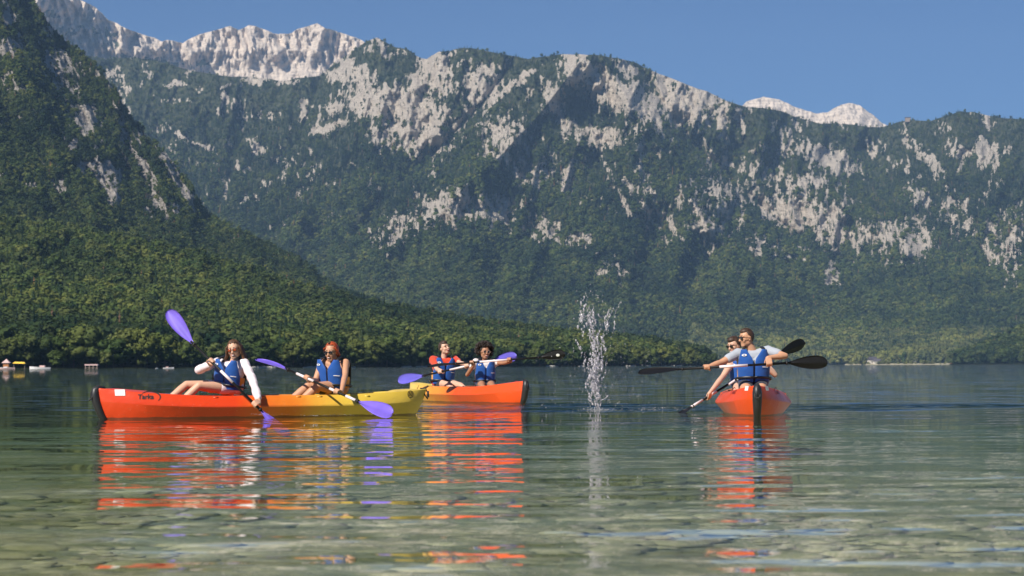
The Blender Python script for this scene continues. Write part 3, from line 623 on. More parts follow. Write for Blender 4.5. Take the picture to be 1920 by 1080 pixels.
def logo(root, L, B, s, z, side, mat, flip, k=1.0):
    decal(root, L, B, 'logo_lettering', text_mesh('Tarka', .078 * k, .15, .0022), s, z, side, mat, flip)
    decal(root, L, B, 'logo_arc', arc_mesh(.115 * k, .066 * k, -.75, 2.5, .016 * k, c=(.055 * k, .0)), s, z, side, mat, flip, .005)
K1B, K1S = (-4.96, 22.75), (-1.10, 24.35)
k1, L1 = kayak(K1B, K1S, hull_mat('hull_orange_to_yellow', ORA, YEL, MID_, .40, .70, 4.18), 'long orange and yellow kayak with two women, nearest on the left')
# side +1 of local frame: local y axis = rotate(+90); K1 runs left->right so camera side is local -y
decal(k1, L1, .40, 'sticker', rect(.115, .075), .063, .315, -1, M_WHITE)
logo(k1, L1, .40, .132, .262, -1, M_PRINT, 1, 1.0)
decal(k1, L1, .40, 'number_badge', arc_mesh(.043, .043, 0, 6.2832, .009, 30), .938, .262, -1, M_PRINT)
decal(k1, L1, .40, 'badge_number', text_mesh('50', .062, 0, .002), .938, .262, -1, M_PRINT)
K2B, K2S = (.22, 31.0), (-1.82, 34.4)
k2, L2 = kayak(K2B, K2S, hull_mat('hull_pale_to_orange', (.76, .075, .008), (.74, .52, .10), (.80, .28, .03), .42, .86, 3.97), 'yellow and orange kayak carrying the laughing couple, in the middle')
logo(k2, L2, .40, .20, .285, -1, M_PRINTR, -1, 1.1)
decal(k2, L2, .40, 'number', text_mesh('S13', .13, .25, .003), .085, .315, -1, M_PRINTR, -1)
decal(k2, L2, .40, 'sticker', rect(.07, .05), .045, .325, -1, M_WHITE)
K3B, K3S = (2.93, 22.9), (3.33, 26.95)
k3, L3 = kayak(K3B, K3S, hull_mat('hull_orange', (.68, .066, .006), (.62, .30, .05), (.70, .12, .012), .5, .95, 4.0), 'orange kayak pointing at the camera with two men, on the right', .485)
logo(k3, L3, .485, .12, .285, 1, M_PRINTR, 1, .8); logo(k3, L3, .485, .12, .285, -1, M_PRINTR, -1, .8)
for sd_ in (-1, 1):
    decal(k3, L3, .485, 'sticker', rect(.07, .055), .035, .335, sd_, M_WHITE)
mb = MB()
for s, par, Lk, Bk in ((.80, k2, L2, .40), (.78, k3, L3, .485)):
    mb = MB(); sec = hull_section(s, Lk, Bk)[0][2:9]
    for sg in (-1, 1): mb = MB(); mb.tube([(s * Lk + .0, sg * (y + .004), z) for y, z in sec], .005, 5); o = mb.build('tie_cord', M_ROPE, par); o.matrix_parent_inverse = Matrix()

# ================================================================== PADDLES
def paddle(label, a, na, nb, b, blade, wa, wb, sleeves, wid=.17, grips=((.16, .30), (.70, .84)), badge=False):
    """a,b blade tips; na,nb necks (world points); wa/wb blade width directions"""
    a, na, nb, b = map(Vector, (a, na, nb, b)); mid = (na + nb) / 2; d = (nb - na).normalized()
    root = empty('paddle', mid, label=label, cat='paddle', group='double-bladed kayak paddles')
    def P(mb, n, m, l=None):
        o = mb.build(n, m, root); 
        if l: o['label'] = l
        return o
    mb = MB(); mb.tube([na - d * .03, nb + d * .03], .0155, 12); P(mb, 'shaft', M_BLACKP)
    for s0, s1 in sleeves:
        mb = MB(); mb.tube([na.lerp(nb, s0), na.lerp(nb, s1)], .0175, 12); P(mb, 'sleeve', M_SLEEVE)
    for k in (.0, 1.0):
        c = na.lerp(nb, k); e = d if k == 0 else -d
        mb = MB(); mb.tube([c + e * .02, c + e * .035], .026, 12); P(mb, 'drip_ring', M_BLACK)
    for tip, neck, wdir in ((a, na, wa), (b, nb, wb)):
        ax = (tip - neck); L = ax.length; ax.normalize(); wd = Vector(wdir); wd = (wd - ax * wd.dot(ax)).normalized(); nm = ax.cross(wd)
        prof = [(0, .017), (.06, .022), (.16, .040), (.30, .062), (.45, .078), (.60, .087), (.74, .088), (.86, .078), (.94, .058), (.98, .036), (1, .012)]
        top = []; bot = []; mb = MB(); nc = 9; vs = []
        for t_, hw in prof:
            hw *= wid / .17
            for j in range(nc):
                u = -1 + 2 * j / (nc - 1); c = neck + ax * (L * t_ + .0) + wd * (hw * u * (1 + .08 * t_ * (1 if u > 0 else -1)))
                bend = .030 * (t_ ** 1.5) - .016 * (u * u) * math.sin(min(1, t_ * 1.3) * math.pi * .5); rib = .014 * math.exp(-(u * hw / .011) ** 2) * (1 - t_ * .92)
                vs.append((c + nm * (bend - .003 - rib * .5), c + nm * (bend + .003 + rib)))
        n = len(prof); lo = [p[0] for p in vs]; hi = [p[1] for p in vs]; N = n * nc
        fs = []
        for i in range(n - 1):
            for j in range(nc - 1):
                q = (i * nc + j, i * nc + j + 1, (i + 1) * nc + j + 1, (i + 1) * nc + j); fs.append(q); fs.append(tuple(N + x for x in q[::-1]))
        rim = [i * nc for i in range(n)] + [(n - 1) * nc + j for j in range(1, nc)] + [i * nc + nc - 1 for i in range(n - 2, -1, -1)] + [j for j in range(nc - 2, 0, -1)]
        for p_, q_ in zip(rim, rim[1:] + rim[:1]): fs.append((p_, N + p_, N + q_, q_))
        mb.add(lo + hi, fs); P(mb, 'blade', blade)
        if badge and tip is b:
            for sg in (-1, 1):
                mb = MB(); c = neck + ax * L * .72 + nm * (.016 + sg * .014); mb.ell(c, (.032, .024, .0015), (ax, wd, nm), 14, 6); P(mb, 'badge', M_WHITE)
    return root
M_PURPLE = simple('purple_blade', (.17, .11, .58), .35, .5, .12, 6)
M_BLUEB = simple('violet_blue_blade', (.12, .10, .50), .35, .5, .1, 6)
M_SLEEVE = simple('pale_pink_white_sleeve', (.78, .68, .68), .35, .5, .05, 8)
def lerp_px(p, q, t_): return (p[0] + (q[0] - p[0]) * t_, p[1] + (q[1] - p[1]) * t_)
def line_D(p0, D0, p1, D1):
    """depth along the straight world line between two pixel/depth ends, for pixels in between"""
    A = at(*p0, D0); Bv = at(*p1, D1)
    return A, Bv
PW = {}
def mk_paddle(key, label, tipa, necka, neckb, tipb, Da, Db, blade, wa, wb, sleeves, **k):
    """pixels of the four stations, depth of the two necks; tips follow the shaft line"""
    NA = at(*necka, Da); NB = at(*neckb, Db); dd = (NB - NA).normalized()
    TA = at(*tipa, Da - (Db - Da) * (math.dist(tipa, necka) / math.dist(necka, neckb))) if tipa else NA - dd * .46
    TB = at(*tipb, Db + (Db - Da) * (math.dist(tipb, neckb) / math.dist(necka, neckb))) if tipb else NB + dd * .46
    PW[key] = (NA, NB, dd); return paddle(label, TA, NA, NB, TB, blade, wa, wb, sleeves, **k)
def on_shaft(key, px):
    NA, NB, dd = PW[key]; best = min((abs(proj(NA.lerp(NB, i / 400))[0] - px), i / 400) for i in range(401)); return NA.lerp(NB, best[1]), dd
def proj(p):
    v = Vector(p) - CAM; D = v.dot(CF); return (960 + v.dot(CR) / D * F_PX, 540 - v.dot(CU) / D * F_PX, D)
up_ = Vector((0, 0, 1)); bk = Vector((0, 1, 0)); rt = Vector((1, 0, 0))
mk_paddle('p1', 'purple-bladed paddle held up high by the long-haired woman', (313, 582), (361, 643), (491, 771), None, 23.15, 22.90, M_PURPLE, (.75, .0, .6), (.3, .7, .4), ((.41, .585),))
mk_paddle('p2', 'purple-bladed paddle dipped in front of the red-haired woman', (481, 671), (538, 692), (674, 754), (738, 777), 23.75, 22.95, M_PURPLE, (.1, .95, .2), (.30, .15, 1), ((.14, .38), (.60, .67), (.40 + .42, .95)))
mk_paddle('p3', 'purple and blue paddle held by the man in the red shirt', (745, 713), (794, 704.5), (926, 675), (970, 667), 33.0, 32.35, M_BLUEB, (.0, .2, 1), (.0, -.25, 1), ((.38, .66),))
mk_paddle('p4', 'black paddle with round white badge held by the curly-haired woman', (801, 686), (852, 682), (1013, 670), (1060, 663), 31.95, 31.5, M_BLACKP, (.0, .9, .25), (0, -.35, 1), ((.30, .62),), badge=True)
mk_paddle('p5', 'black paddle held level by the man in the pale grey T-shirt', (1197, 697), (1275, 692), (1479, 680.5), (1551, 680), 24.05, 24.15, M_BLACKP, (0, .8, .38), (0, -.2, 1), ((.36, .62),))
mk_paddle('p6', 'black paddle dipped on the left by the man sitting at the back', None, (1296, 763), (1462, 662), (1507, 643), 25.1, 26.6, M_BLACKP, (0, 1, .2), (.3, .1, 1), ((.0, .12), (.20, .27), (.40, .62)))

# ================================================================== PEOPLE
def skin_mat(name, col):
    t = NT(name); co = t.coord(); n = t.noise(co, 12, 3); c = t.mix(n, c4(*[x * .9 for x in col]), c4(*[min(1, x * 1.1) for x in col]))
    return t.done(t.bsdf(c, .5, .4, **{'Subsurface Weight': .08, 'Subsurface Radius': (.02, .008, .004), 'Subsurface Scale': 1.0}))
def hair_mat(name, ca, cb, scale=60):
    t = NT(name); co = t.coord(); n = t.noise(t.mapping(co, (1, 1, .15)), scale, 3)
    return t.done(t.bsdf(t.ramp(n, (.35, ca), (.65, cb)), .5, .4, Normal=t.bump(n, .006)))
SK_FAIR = skin_mat('fair_skin', (.62, .36, .24)); SK_TAN = skin_mat('tanned_skin', (.53, .28, .165)); SK_BROWN = skin_mat('brown_skin', (.38, .185, .105)); SK_PALE = skin_mat('light_skin', (.62, .37, .26))
H_BROWN = hair_mat('brown_hair', (.05, .025, .014), (.16, .075, .035)); H_RED = hair_mat('red_hair', (.24, .038, .012), (.50, .085, .02)); H_DARK = hair_mat('dark_hair', (.03, .016, .010), (.07, .038, .024)); H_BLACK = hair_mat('black_hair', (.010, .007, .006), (.035, .02, .015))
def cloth_mat(name, col, rough=.85, tr=0, bump=.004, var=.12):
    t = NT(name); co = t.coord(); n = t.noise(co, 7, 4); c = t.mix(n, c4(*[x * (1 - var) for x in col]), c4(*[min(1, x * (1 + var)) for x in col]))
    wr = t.noise(t.mapping(co, (1, 1, 1.4)), 14, 4, .6); return t.done(t.bsdf(c, rough, .25, Normal=t.bump(wr, bump * 1.1, .9), **({'Sheen Weight': .2})))
C_VEST = cloth_mat('blue_vest_nylon', (.014, .085, .34), .55, bump=.006); C_VESTB = cloth_mat('black_vest_back', (.018, .016, .018), .7); C_ORA = cloth_mat('amber_side_panel', (.80, .33, .02), .6)
C_WHITE = cloth_mat('white_sheer_cotton', (.78, .68, .69), .8, bump=.008); C_RED = cloth_mat('orange_red_tshirt', (.70, .06, .025), .8); C_GREY = cloth_mat('pale_grey_tshirt', (.36, .385, .43), .85, bump=.006)
C_DARK = cloth_mat('dark_shorts', (.03, .035, .05), .85); C_OFFW = cloth_mat('patterned_white_tee', (.68, .60, .58), .85)
M_LENS = simple('black_lens', (.01, .01, .012), .08, .8); M_LENSO = simple('amber_lens', (.30, .05, .012), .1, .8); M_FRAME = simple('dark_frame', (.02, .014, .01), .3); M_FRAMEG = simple('clear_pink_frame', (.5, .3, .22), .3)
M_LIP = simple('lips', (.45, .10, .09), .4); M_TEETH = simple('teeth', (.82, .78, .72), .3); M_MOUTH = simple('mouth_inside', (.10, .015, .015), .5); M_BROW = simple('eyebrow', (.04, .022, .014), .8); M_EYE = simple('eye', (.03, .018, .012), .2)
def ik(S, W, l1, l2, hint):
    S, W, hint = Vector(S), Vector(W), Vector(hint); d = W - S; L = min(d.length, (l1 + l2) * .995); u = d.normalized()
    a = (l1 * l1 - l2 * l2 + L * L) / (2 * L); h = math.sqrt(max(0, l1 * l1 - a * a)); hp = hint - S; hp = hp - u * hp.dot(u); hp.normalize()
    return S + u * a + hp * h
def hand(mb, G, ax, frm, k=1.0, rs=.017, thumb=1):
    """fist round a shaft: G centre on shaft, ax shaft direction, frm wrist point"""
    ax = ax.normalized(); n = (frm - G); n = (n - ax * n.dot(ax)).normalized(); m = ax.cross(n)
    R = rs + .010
    def pol(a, r, o): a = math.radians(a); return G + ax * o + (n * math.cos(a) + m * math.sin(a)) * r
    wr = G + n * .088 * k + ax * (-.0) ; offs = (-.036, -.012, .012, .034)
    kn = []
    for i, o in enumerate(offs):
        q = pol(28, R + .024, o * k); kn.append(q); mb.capsule(wr + ax * o * .55, .017 * k, q, .0125 * k, 8)
    for i, o in enumerate(offs):
        rr = (.0092, .0098, .0096, .0085)[i] * k; a1, a2, a3 = ((92, 158, 222), (98, 168, 238), (95, 162, 230), (88, 148, 208))[i]
        p1 = pol(a1, R + .008, o * k); p2 = pol(a2, R + .002, o * k); p3 = pol(a3, R, o * k)
        mb.capsule(kn[i], rr * 1.15, p1, rr * 1.05, 8); mb.capsule(p1, rr * 1.05, p2, rr, 8); mb.capsule(p2, rr, p3, rr * .85, 8)
    t0 = wr + ax * thumb * .022 - m * .012; t1 = pol(-48, R + .020, thumb * .046 * k); t2 = pol(-100, R + .006, thumb * .040 * k); t3 = pol(-150, R + .002, thumb * .030 * k)
    mb.capsule(t0, .014 * k, t1, .012 * k, 8); mb.capsule(t1, .012 * k, t2, .0105 * k, 8); mb.capsule(t2, .0105 * k, t3, .009 * k, 8)
    return wr
def frame(f, u):
    f = Vector(f).normalized(); u = Vector(u); u = (u - f * f.dot(u)).normalized(); return f, u, u.cross(f)
def person(label, head, look, headup, shR, shL, pelvis, hands, elbows, knees, feet, skin, hair, build=1.0, vest_face=None, shirt=None, sleeve=0, glasses=None, mouth='smile', male=True, shorts=C_DARK, hs=1.0, arms=(.285, .25)):
    head, shR, shL, pelvis = map(Vector, (head, shR, shL, pelvis)); b = build
    root = empty('person', (pelvis.x, pelvis.y, .12), label=label, cat='person', group='people paddling the kayaks'); bpy.context.view_layer.update()
    F, U, R = frame(look, headup); neckb = (shR + shL) / 2 + Vector((0, 0, .02)); S = (neckb - pelvis).normalized(); across = (shL - shR).normalized()
    vf = Vector(vest_face) if vest_face else across.cross(S); tf, tu, tr = frame(vf, S)
    sk = MB()
    # head
    H = lambda f, u, r: head + (F * f + U * u + R * r) * hs
    A3 = (F, R, U); e = lambda f, u, r, rad: sk.ell(H(f, u, r), [x * hs for x in rad], A3, 18, 12)
    e(-.008, .025, 0, (.096, .076, .098)); e(.022, -.045, 0, (.066, .058, .072)); sk.capsule(H(.055, -.088, -.014), .026 * hs, H(.055, -.088, .014), .026 * hs, 10)
    sk.capsule(H(.084, .012, 0), .009 * hs, H(.106, -.026, 0), .0135 * hs, 10); sk.capsule(H(.096, -.03, -.012), .009 * hs, H(.096, -.03, .012), .009 * hs, 8)
    for s in (-1, 1):
        e(-.004, -.008, s * .078, (.018, .009, .030)); e(.058, -.028, s * .036, (.028, .026, .026)); e(.070, .028, s * .030, (.022, .028, .014)); e(.0, -.05, s * .048, (.04, .016, .035))
    nk = H(-.028, -.075, 0); sk.capsule(nk, (.052 if male else .044) * b, neckb - S * .02 - tf * .025, (.056 if male else .048) * b, 14)
    # torso
    w_ = 1.0 if male else .92
    hip = [pelvis + tr * s * .085 * b for s in (-1, 1)]; waist = pelvis + S * .20; chest = neckb - S * .15
    for hh in hip: sk.capsule(hh, .105 * b, waist + tr * 0, .10 * b * w_, 16)
    for s in (-1, 1):
        sk.capsule(waist + tr * s * .045 * b, .098 * b * w_, chest + tr * s * .075 * b, .115 * b * w_, 16)
        sh = (shR, shL)[s > 0]; sk.capsule(neckb - S * .055 + (sh - neckb) * .25, .062 * b, sh, .056 * b * w_, 14); sk.capsule(chest + (sh - chest) * .3, .085 * b * w_, sh - S * .03, .055 * b, 12)
    wr = []
    for i, (G, ax, frm, th) in enumerate(hands):
        wr.append(hand(sk, Vector(G), Vector(ax), Vector(frm), .96 if male else .88, thumb=th))
    elb = []
    for i, sh in enumerate((shR, shL)):
        q = ik(sh, wr[i], arms[0], arms[1], elbows[i]); elb.append(q); r1 = .048 if male else .044
        sk.capsule(sh, .052 * b, sh.lerp(q, .45), r1 * b, 14); sk.capsule(sh.lerp(q, .45), r1 * b, q, .037 * b, 14); sk.capsule(q, .037 * b, q.lerp(wr[i], .3), .039 * b, 14); sk.capsule(q.lerp(wr[i], .3), .039 * b, wr[i], .0245, 14)
    for i in range(2):
        kn = Vector(knees[i]); ft = Vector(feet[i]); r = 1.0 if male else 1.04
        sk.capsule(hip[i], .092 * b * r, hip[i].lerp(kn, .5), .077 * b * r, 16); sk.capsule(hip[i].lerp(kn, .5), .077 * b * r, kn, .054 * b, 16)
        d_ = ft - kn; c_ = kn + d_ * .3; sk.capsule(kn, .053 * b, c_, .056 * b, 14); sk.capsule(c_, .056 * b, ft, .034, 14)
        fd = (Vector((d_.x, d_.y, 0)).normalized() * .8 + Vector((0, 0, .6))).normalized(); sk.capsule(ft - fd * .03, .034, ft + fd * .13, .026, 10)
    remesh(sk, 'body', skin, root, .0072, 4, .55)
    # shirt
    if shirt:
        sm = MB(); o_ = .014
        for hh in hip: sm.capsule(hh + S * .03, .105 * b + o_, waist, .10 * b * w_ + o_, 16)
        for s in (-1, 1):
            i = int(s > 0); sh = (shR, shL)[i]; sm.capsule(waist + tr * s * .045 * b, .098 * b * w_ + o_, chest + tr * s * .075 * b, .115 * b * w_ + o_, 16)
            sm.capsule(neckb - S * .06 + (sh - neckb) * .25, .060 * b + o_, sh, .056 * b * w_ + o_, 14); sm.capsule(chest + (sh - chest) * .3, .085 * b * w_ + o_, sh - S * .03, .055 * b + o_, 12)
            q = elb[i]; sm.capsule(neckb - S * .075 - tr * .03, .085 * b, neckb - S * .075 + tr * .03, .085 * b, 12)
            if sleeve >= 1:
                for j in range(7):
                    a0 = sh.lerp(q, j / 7); a1 = sh.lerp(q, (j + 1) / 7); sm.capsule(a0, .062 * b + .006 * math.sin(j * 2.3), a1, .060 * b + .006 * math.sin(j * 2.3 + 1.5), 12)
                for j in range(6):
                    if (sleeve - 1) < (j + 1) / 6: break
                    a0 = q.lerp(wr[i], j / 6); a1 = q.lerp(wr[i], (j + 1) / 6); sm.capsule(a0, .056 * b + .007 * math.sin(j * 2.9), a1, .054 * b + .007 * math.cos(j * 2.1), 12)
            else: sm.capsule(sh, .064 * b, sh.lerp(q, sleeve), .060 * b, 14)
        remesh(sm, 'shirt', shirt, root, .009, 3, .5)
    sm = MB()
    for i in range(2):
        kn = Vector(knees[i]); sm.capsule(hip[i] + S * .02, .104 * b, hip[i].lerp(kn, .38), .092 * b, 14)
    sm.capsule(hip[0] + S * .05, .108 * b, hip[1] + S * .05, .108 * b, 14); remesh(sm, 'shorts', shorts, root, .011, 3)
    # life vest: curved padded panels round the torso, coordinates (angle from front, height 0..1)
    base = pelvis - S * .015; Ht = (neckb - base).length + .03
    def tp(phi, h, off=0.0):
        a = (.150 + .035 * h - .03 * max(0, h - .75) * 4 * .5) * b * (1 if male else .95) + .022 + off; d_ = (.125 + .015 * math.sin(h * 3.0)) * b + .026 + off; ph = math.radians(phi)
        c, s = math.cos(ph), math.sin(ph); ex = .82
        return base + S * (Ht * h) + tf * (d_ * math.copysign(abs(c) ** ex, c) + .008) + tr * (a * math.copysign(abs(s) ** ex, s))
    def panel(name, mat, p0, p1, h0, h1, nx=9, ny=12, off=.012, th=.036, puff=.008):
        mb = MB(); vs = []
        for j in range(ny):
            h = h0 + (h1 - h0) * j / (ny - 1)
            a0 = p0(h) if callable(p0) else p0; a1 = p1(h) if callable(p1) else p1
            for i in range(nx):
                u = i / (nx - 1); e_ = puff * (math.sin(math.pi * u) ** .5) * (1 + .35 * math.sin(j * 1.9)); vs.append(tp(a0 + (a1 - a0) * u, h, off + e_))
        mb.add(vs, [(j * nx + i, j * nx + i + 1, (j + 1) * nx + i + 1, (j + 1) * nx + i) for j in range(ny - 1) for i in range(nx - 1)])
        o = mb.build(name, mat, root); md = o.modifiers.new('s', 'SOLIDIFY'); md.thickness = th; md.offset = 0; bv = o.modifiers.new('b', 'BEVEL'); bv.width = .008; bv.segments = 2; bv.limit_method = 'ANGLE'; return apply_mods(o)
    neck_in = lambda h: 2.2 + 30 * max(0, (h - .62) / .38) ** 1.3; arm_out = lambda h: 66 - 30 * max(0, (h - .42) / .58) ** .8
    vp = [panel('vest_panel', C_VEST, lambda h, s=s: s * neck_in(h), lambda h, s=s: s * arm_out(h), .0, .93) for s in (-1, 1)]
    panel('vest_back', C_VESTB, 122, 238, .05, .95, 11, 12)
    for s in (-1, 1): panel('vest_side', C_ORA, s * 70, s * 120, .03, .42, 6, 6, .004, .02, .003)
    mb = MB(); mb.tube([tp(0, h, .012) for h in np.linspace(.02, .62, 8)], .0055, 6); mb.build('zip', M_BLACK, root)
    mb = MB(); vs = []
    for k in range(37):
        for hh, oo in ((.085, .053), (.15, .053)): vs.append(tp(k * 10, hh, oo))
    mb.add(vs, [(2 * k, 2 * k + 2, 2 * k + 3, 2 * k + 1) for k in range(36)]); o = mb.build('waist_belt', M_BLACK, root); md = o.modifiers.new('s', 'SOLIDIFY'); md.thickness = .006; apply_mods(o)
    for s in (-1, 1):
        p0 = tp(s * 34, .88, .02); p1 = neckb + tr * s * .10 * b + S * .055; p2 = tp(180 - s * 34, .90, .01); mb = MB(); vs = []
        pts = [p0, p0.lerp(p1, .55) + tf * .012 + S * .004, p1 - S * .006, p1.lerp(p2, .5) - tf * .01 - S * .004, p2]
        for q in pts: vs += [q - tr * .020, q + tr * .020]
        mb.add(vs, [(2 * k, 2 * k + 2, 2 * k + 3, 2 * k + 1) for k in range(4)]); o = mb.build('shoulder_strap', M_BLACK, root); md = o.modifiers.new('s', 'SOLIDIFY'); md.thickness = .009; apply_mods(o)
    def patch(name, mat, phi, h, wdeg, hh, oval=False):
        mb = MB(); n = 14; c = tp(phi, h, .046); vs = [c]
        for k in range(n):
            a = 6.2832 * k / n; cx, cy = math.cos(a), math.sin(a)
            if not oval: m_ = max(abs(cx), abs(cy)); cx /= m_; cy /= m_
            vs.append(tp(phi + wdeg * cx, h + hh * cy, .046))
        mb.add(vs, [(0, k + 1, (k + 1) % n + 1) for k in range(n)]); return mb.build(name, mat, root, False)
    patch('vest_logo', M_WHITE, 26 * (-1 if True else 1), .76, 8.5, .034, True); patch('vest_logo_mark', C_VEST, 26 * -1, .76, 3.5, .016, True).location += tf * .0015
    patch('vest_label', M_WHITE, 32, .42, 12, .012); patch('vest_pocket_seam', M_BLACK, 32, .36, 14, .004)
    # face details
    if mouth:
        mb = MB(); open_ = .018 if mouth == 'laugh' else .010; mb.ell(H(.083, -.060, 0), (.014 * hs, .026 * hs, open_ * hs), A3, 14, 8); mb.build('lips', M_LIP, root)
        mb = MB(); mb.ell(H(.0885, -.0595, 0), (.0115 * hs, .020 * hs, open_ * .55 * hs), A3, 14, 8); mb.build('mouth_opening', M_MOUTH if mouth == 'laugh' else M_TEETH, root)
        if mouth == 'laugh': mb = MB(); mb.ell(H(.092, -.053, 0), (.009 * hs, .017 * hs, .005 * hs), A3, 14, 8); mb.build('teeth', M_TEETH, root)
    for s in (-1, 1):
        mb = MB(); mb.capsule(H(.089, .035, s * .018), .0042, H(.080, .038, s * .045), .0035, 6); mb.build('eyebrow', M_BROW, root)
        mb = MB(); mb.ell(H(.081, .008, s * .032), (.010, .013, .0045 if mouth == 'laugh' else .008), A3, 10, 6); mb.build('eye', M_EYE, root)
    if glasses:
        g, gw, gh, lens, fr = glasses; gr = empty('sunglasses', H(.1, .01, 0)); gr.parent = root; gr.matrix_parent_inverse = root.matrix_world.inverted(); bpy.context.view_layer.update()
        for s in (-1, 1):
            mb = MB(); mb.ell(H(.096, .006, s * .034), (.004, gw, gh), A3, 18, 8); mb.build('lens', lens, gr)
            pts = [H(.0965, .006, s * .034) + (R * math.cos(a) * (gw + .002) + U * math.sin(a) * (gh + .002)) for a in np.linspace(0, 6.2832, 17)]
            mb = MB(); mb.tube(pts, .0028, 6, False); mb.build('rim', fr, gr); mb = MB(); mb.tube([H(.100, .012, s * .058), H(.085, .014, s * .078), H(-.005, .006, s * .088)], .0032, 6); mb.build('temple', fr, gr)
        mb = MB(); mb.tube([H(.103, .010, -.012), H(.107, .012, 0), H(.103, .010, .012)], .0028, 6); mb.build('bridge', fr, gr)
    # hair
    kind, hm = hair
    def cap(thick, lowback, front, noise=.0, seg=44, rings=30, side=.0):
        """shell over the skull, open at the face"""
        vs = []; keep = {}; fs = []
        def pos(i, k):
            t_ = math.pi * i / rings; p = 2 * math.pi * k / seg; x, y, z_ = math.sin(t_) * math.cos(p), math.sin(t_) * math.sin(p), math.cos(t_)
            nn = 1 + noise * (math.sin(13 * x + 7 * z_) * math.sin(11 * y + 5 * x) + .6 * math.sin(29 * p + 3 * t_)); f_, r_, u_ = x * (.096 + thick * .8) * nn, y * (.076 + thick) * nn, z_ * (.098 + thick) * nn
            return f_ - .008, u_ + .025, r_
        mb = MB(); idx = {}
        for i in range(rings + 1):
            for k in range(seg):
                f_, u_, r_ = pos(i, k); line = front + (.10 * max(0, -f_ + .05) * -4 if f_ < .05 else 0)
                lim = front if f_ > .045 else (front - (front - side) * min(1, (.045 - f_) / .03) if f_ > .0 else side - (side - lowback) * min(1, -f_ / .05))
                if u_ > lim: idx[(i, k)] = len(mb.v); mb.v.append(tuple(H(f_, u_, r_)))
        for i in range(rings):
            for k in range(seg):
                q = [(i, k), (i + 1, k), (i + 1, (k + 1) % seg), (i, (k + 1) % seg)]
                if all(x in idx for x in q): mb.f.append(tuple(idx[x] for x in q))
        o = mb.build('hair', hm, root); md = o.modifiers.new('s', 'SOLIDIFY'); md.thickness = thick * .9; md.offset = -1; return apply_mods(o)
    if kind == 'short': cap(.010, -.065, .078, .012, side=.005)
    if kind == 'crew': cap(.0025, -.05, .088, .0, side=.035); 
    if kind == 'crew':
        mb = MB(); mb.ell(H(.004, .088, 0), (.082, .060, .045), A3, 20, 10); mb.build('hair_top', hm, root)
    if kind == 'short':
        mb = MB(); mb.ell(H(.012, .085, 0), (.082, .062, .048), A3, 20, 10); mb.build('hair_top', hm, root)
    if kind == 'afro':
        rg = np.random.default_rng(5); mb = MB()
        for k in range(1100):
            d = rg.normal(0, 1, 3); d /= np.linalg.norm(d)
            if d[0] > .45 and d[2] < .42: continue
            if d[2] < -.62: continue
            if d[0] > .1 and d[2] < -.1 and abs(d[1]) < .75: continue
            rr = .128 + .038 * rg.random(); p = H(-.028 + d[0] * rr * .92, .045 + d[2] * rr * .95, d[1] * rr); r_ = .007 + .009 * rg.random()
            mb.ell(p, (r_, r_ * 1.2, r_), A3, 6, 4)
        mb.ell(H(-.046, .058, 0), (.100, .112, .108), A3, 20, 12); tag(mb.build('hair', hm, root), kind='stuff')
    if kind == 'long':
        cap(.010, -.09, .088, .02, side=-.03); rg = np.random.default_rng(3); mb = MB()
        for k in range(130):                                       # locks from the parting down past the shoulders, blown to one side
            s = -1 if k % 3 else 1; a = rg.random(); p0 = H(.035 - .10 * a, .10 + .01 * rg.random(), s * (.012 + .02 * a)); p1 = H(.045 - .12 * a, .035, s * (.083 + .006 * rg.random())); p2 = H(.03 - .12 * a, -.06, s * (.088 + .02 * rg.random()))
            fl = rg.random(); p3 = p2 + Vector((-.045 - .05 * fl if s < 0 else .03 + .03 * fl, .01, -.10 - .04 * fl)); p4 = p3 + Vector((-.05 - .05 * fl if s < 0 else .05 * fl, -.01, -.10 - .10 * rg.random() * (1 if s < 0 else .4)))
            mb.tube([p0, p1, p2, p3, p4], [.006, .011, .011, .009, .002], 6)
        tag(mb.build('hair_locks', hm, root), kind='stuff')
    if kind == 'tied':
        cap(.009, -.085, .092, .01, side=-.05); rg = np.random.default_rng(4); mb = MB()
        for k in range(60):
            s = -1 if k % 2 else 1; a = rg.random(); p0 = H(.06 - .02 * a, .085 - .02 * a, s * .01); p1 = H(.055 - .06 * a, .05 - .02 * a, s * (.082)); p2 = H(-.01 - .05 * a, -.045, s * .082); p3 = H(-.07, -.10, s * .05)
            mb.tube([p0, p1, p2, p3], [.006, .009, .009, .004], 6)
        mr = MB(); mr.ell(H(.035, .118, 0), (.045, .013, .016), A3, 12, 6); mr.build('hair_roots', H_BROWN, root)
        mb.capsule(H(-.10, -.03, 0), .035, H(-.12, -.09, 0), .03, 12); tag(mb.build('hair_strands', hm, root), kind='stuff')
    return root
def K(px, py, D): return at(px, py, D)
# woman 1 ---------------------------------------------------------------
def grip(key, px, frm, th=1):
    G, ax = on_shaft(key, px); return (G, ax, frm, th)
D1 = 23.48
person('smiling long-haired woman in sheer white shirt and blue vest, front seat of the left kayak', K(439, 656, D1 - .03), (-.12, -1, -.10), (-.13, 0, 1),
       K(408, 679, D1 + .02), K(459, 681, D1 - .05), K(431, 728, D1 + .02),
       (grip('p1', 396, K(375, 683, D1 - .15), -1), grip('p1', 478, K(486, 738, D1 - .42), 1)), (K(366, 697, D1 - .05), K(499, 722, D1 - .1)),
       (K(350, 721, D1 - .12), K(373, 723, D1 - .28)), (K(312, 752, D1 - .26), K(334, 758, D1 - .34)), SK_FAIR, ('long', H_BROWN), .88, (-.30, -1, .08), C_WHITE, 1.92, ('round', .023, .019, M_LENSO, M_FRAME), 'smile', False, C_WHITE, hs=.98)
D2 = 23.96
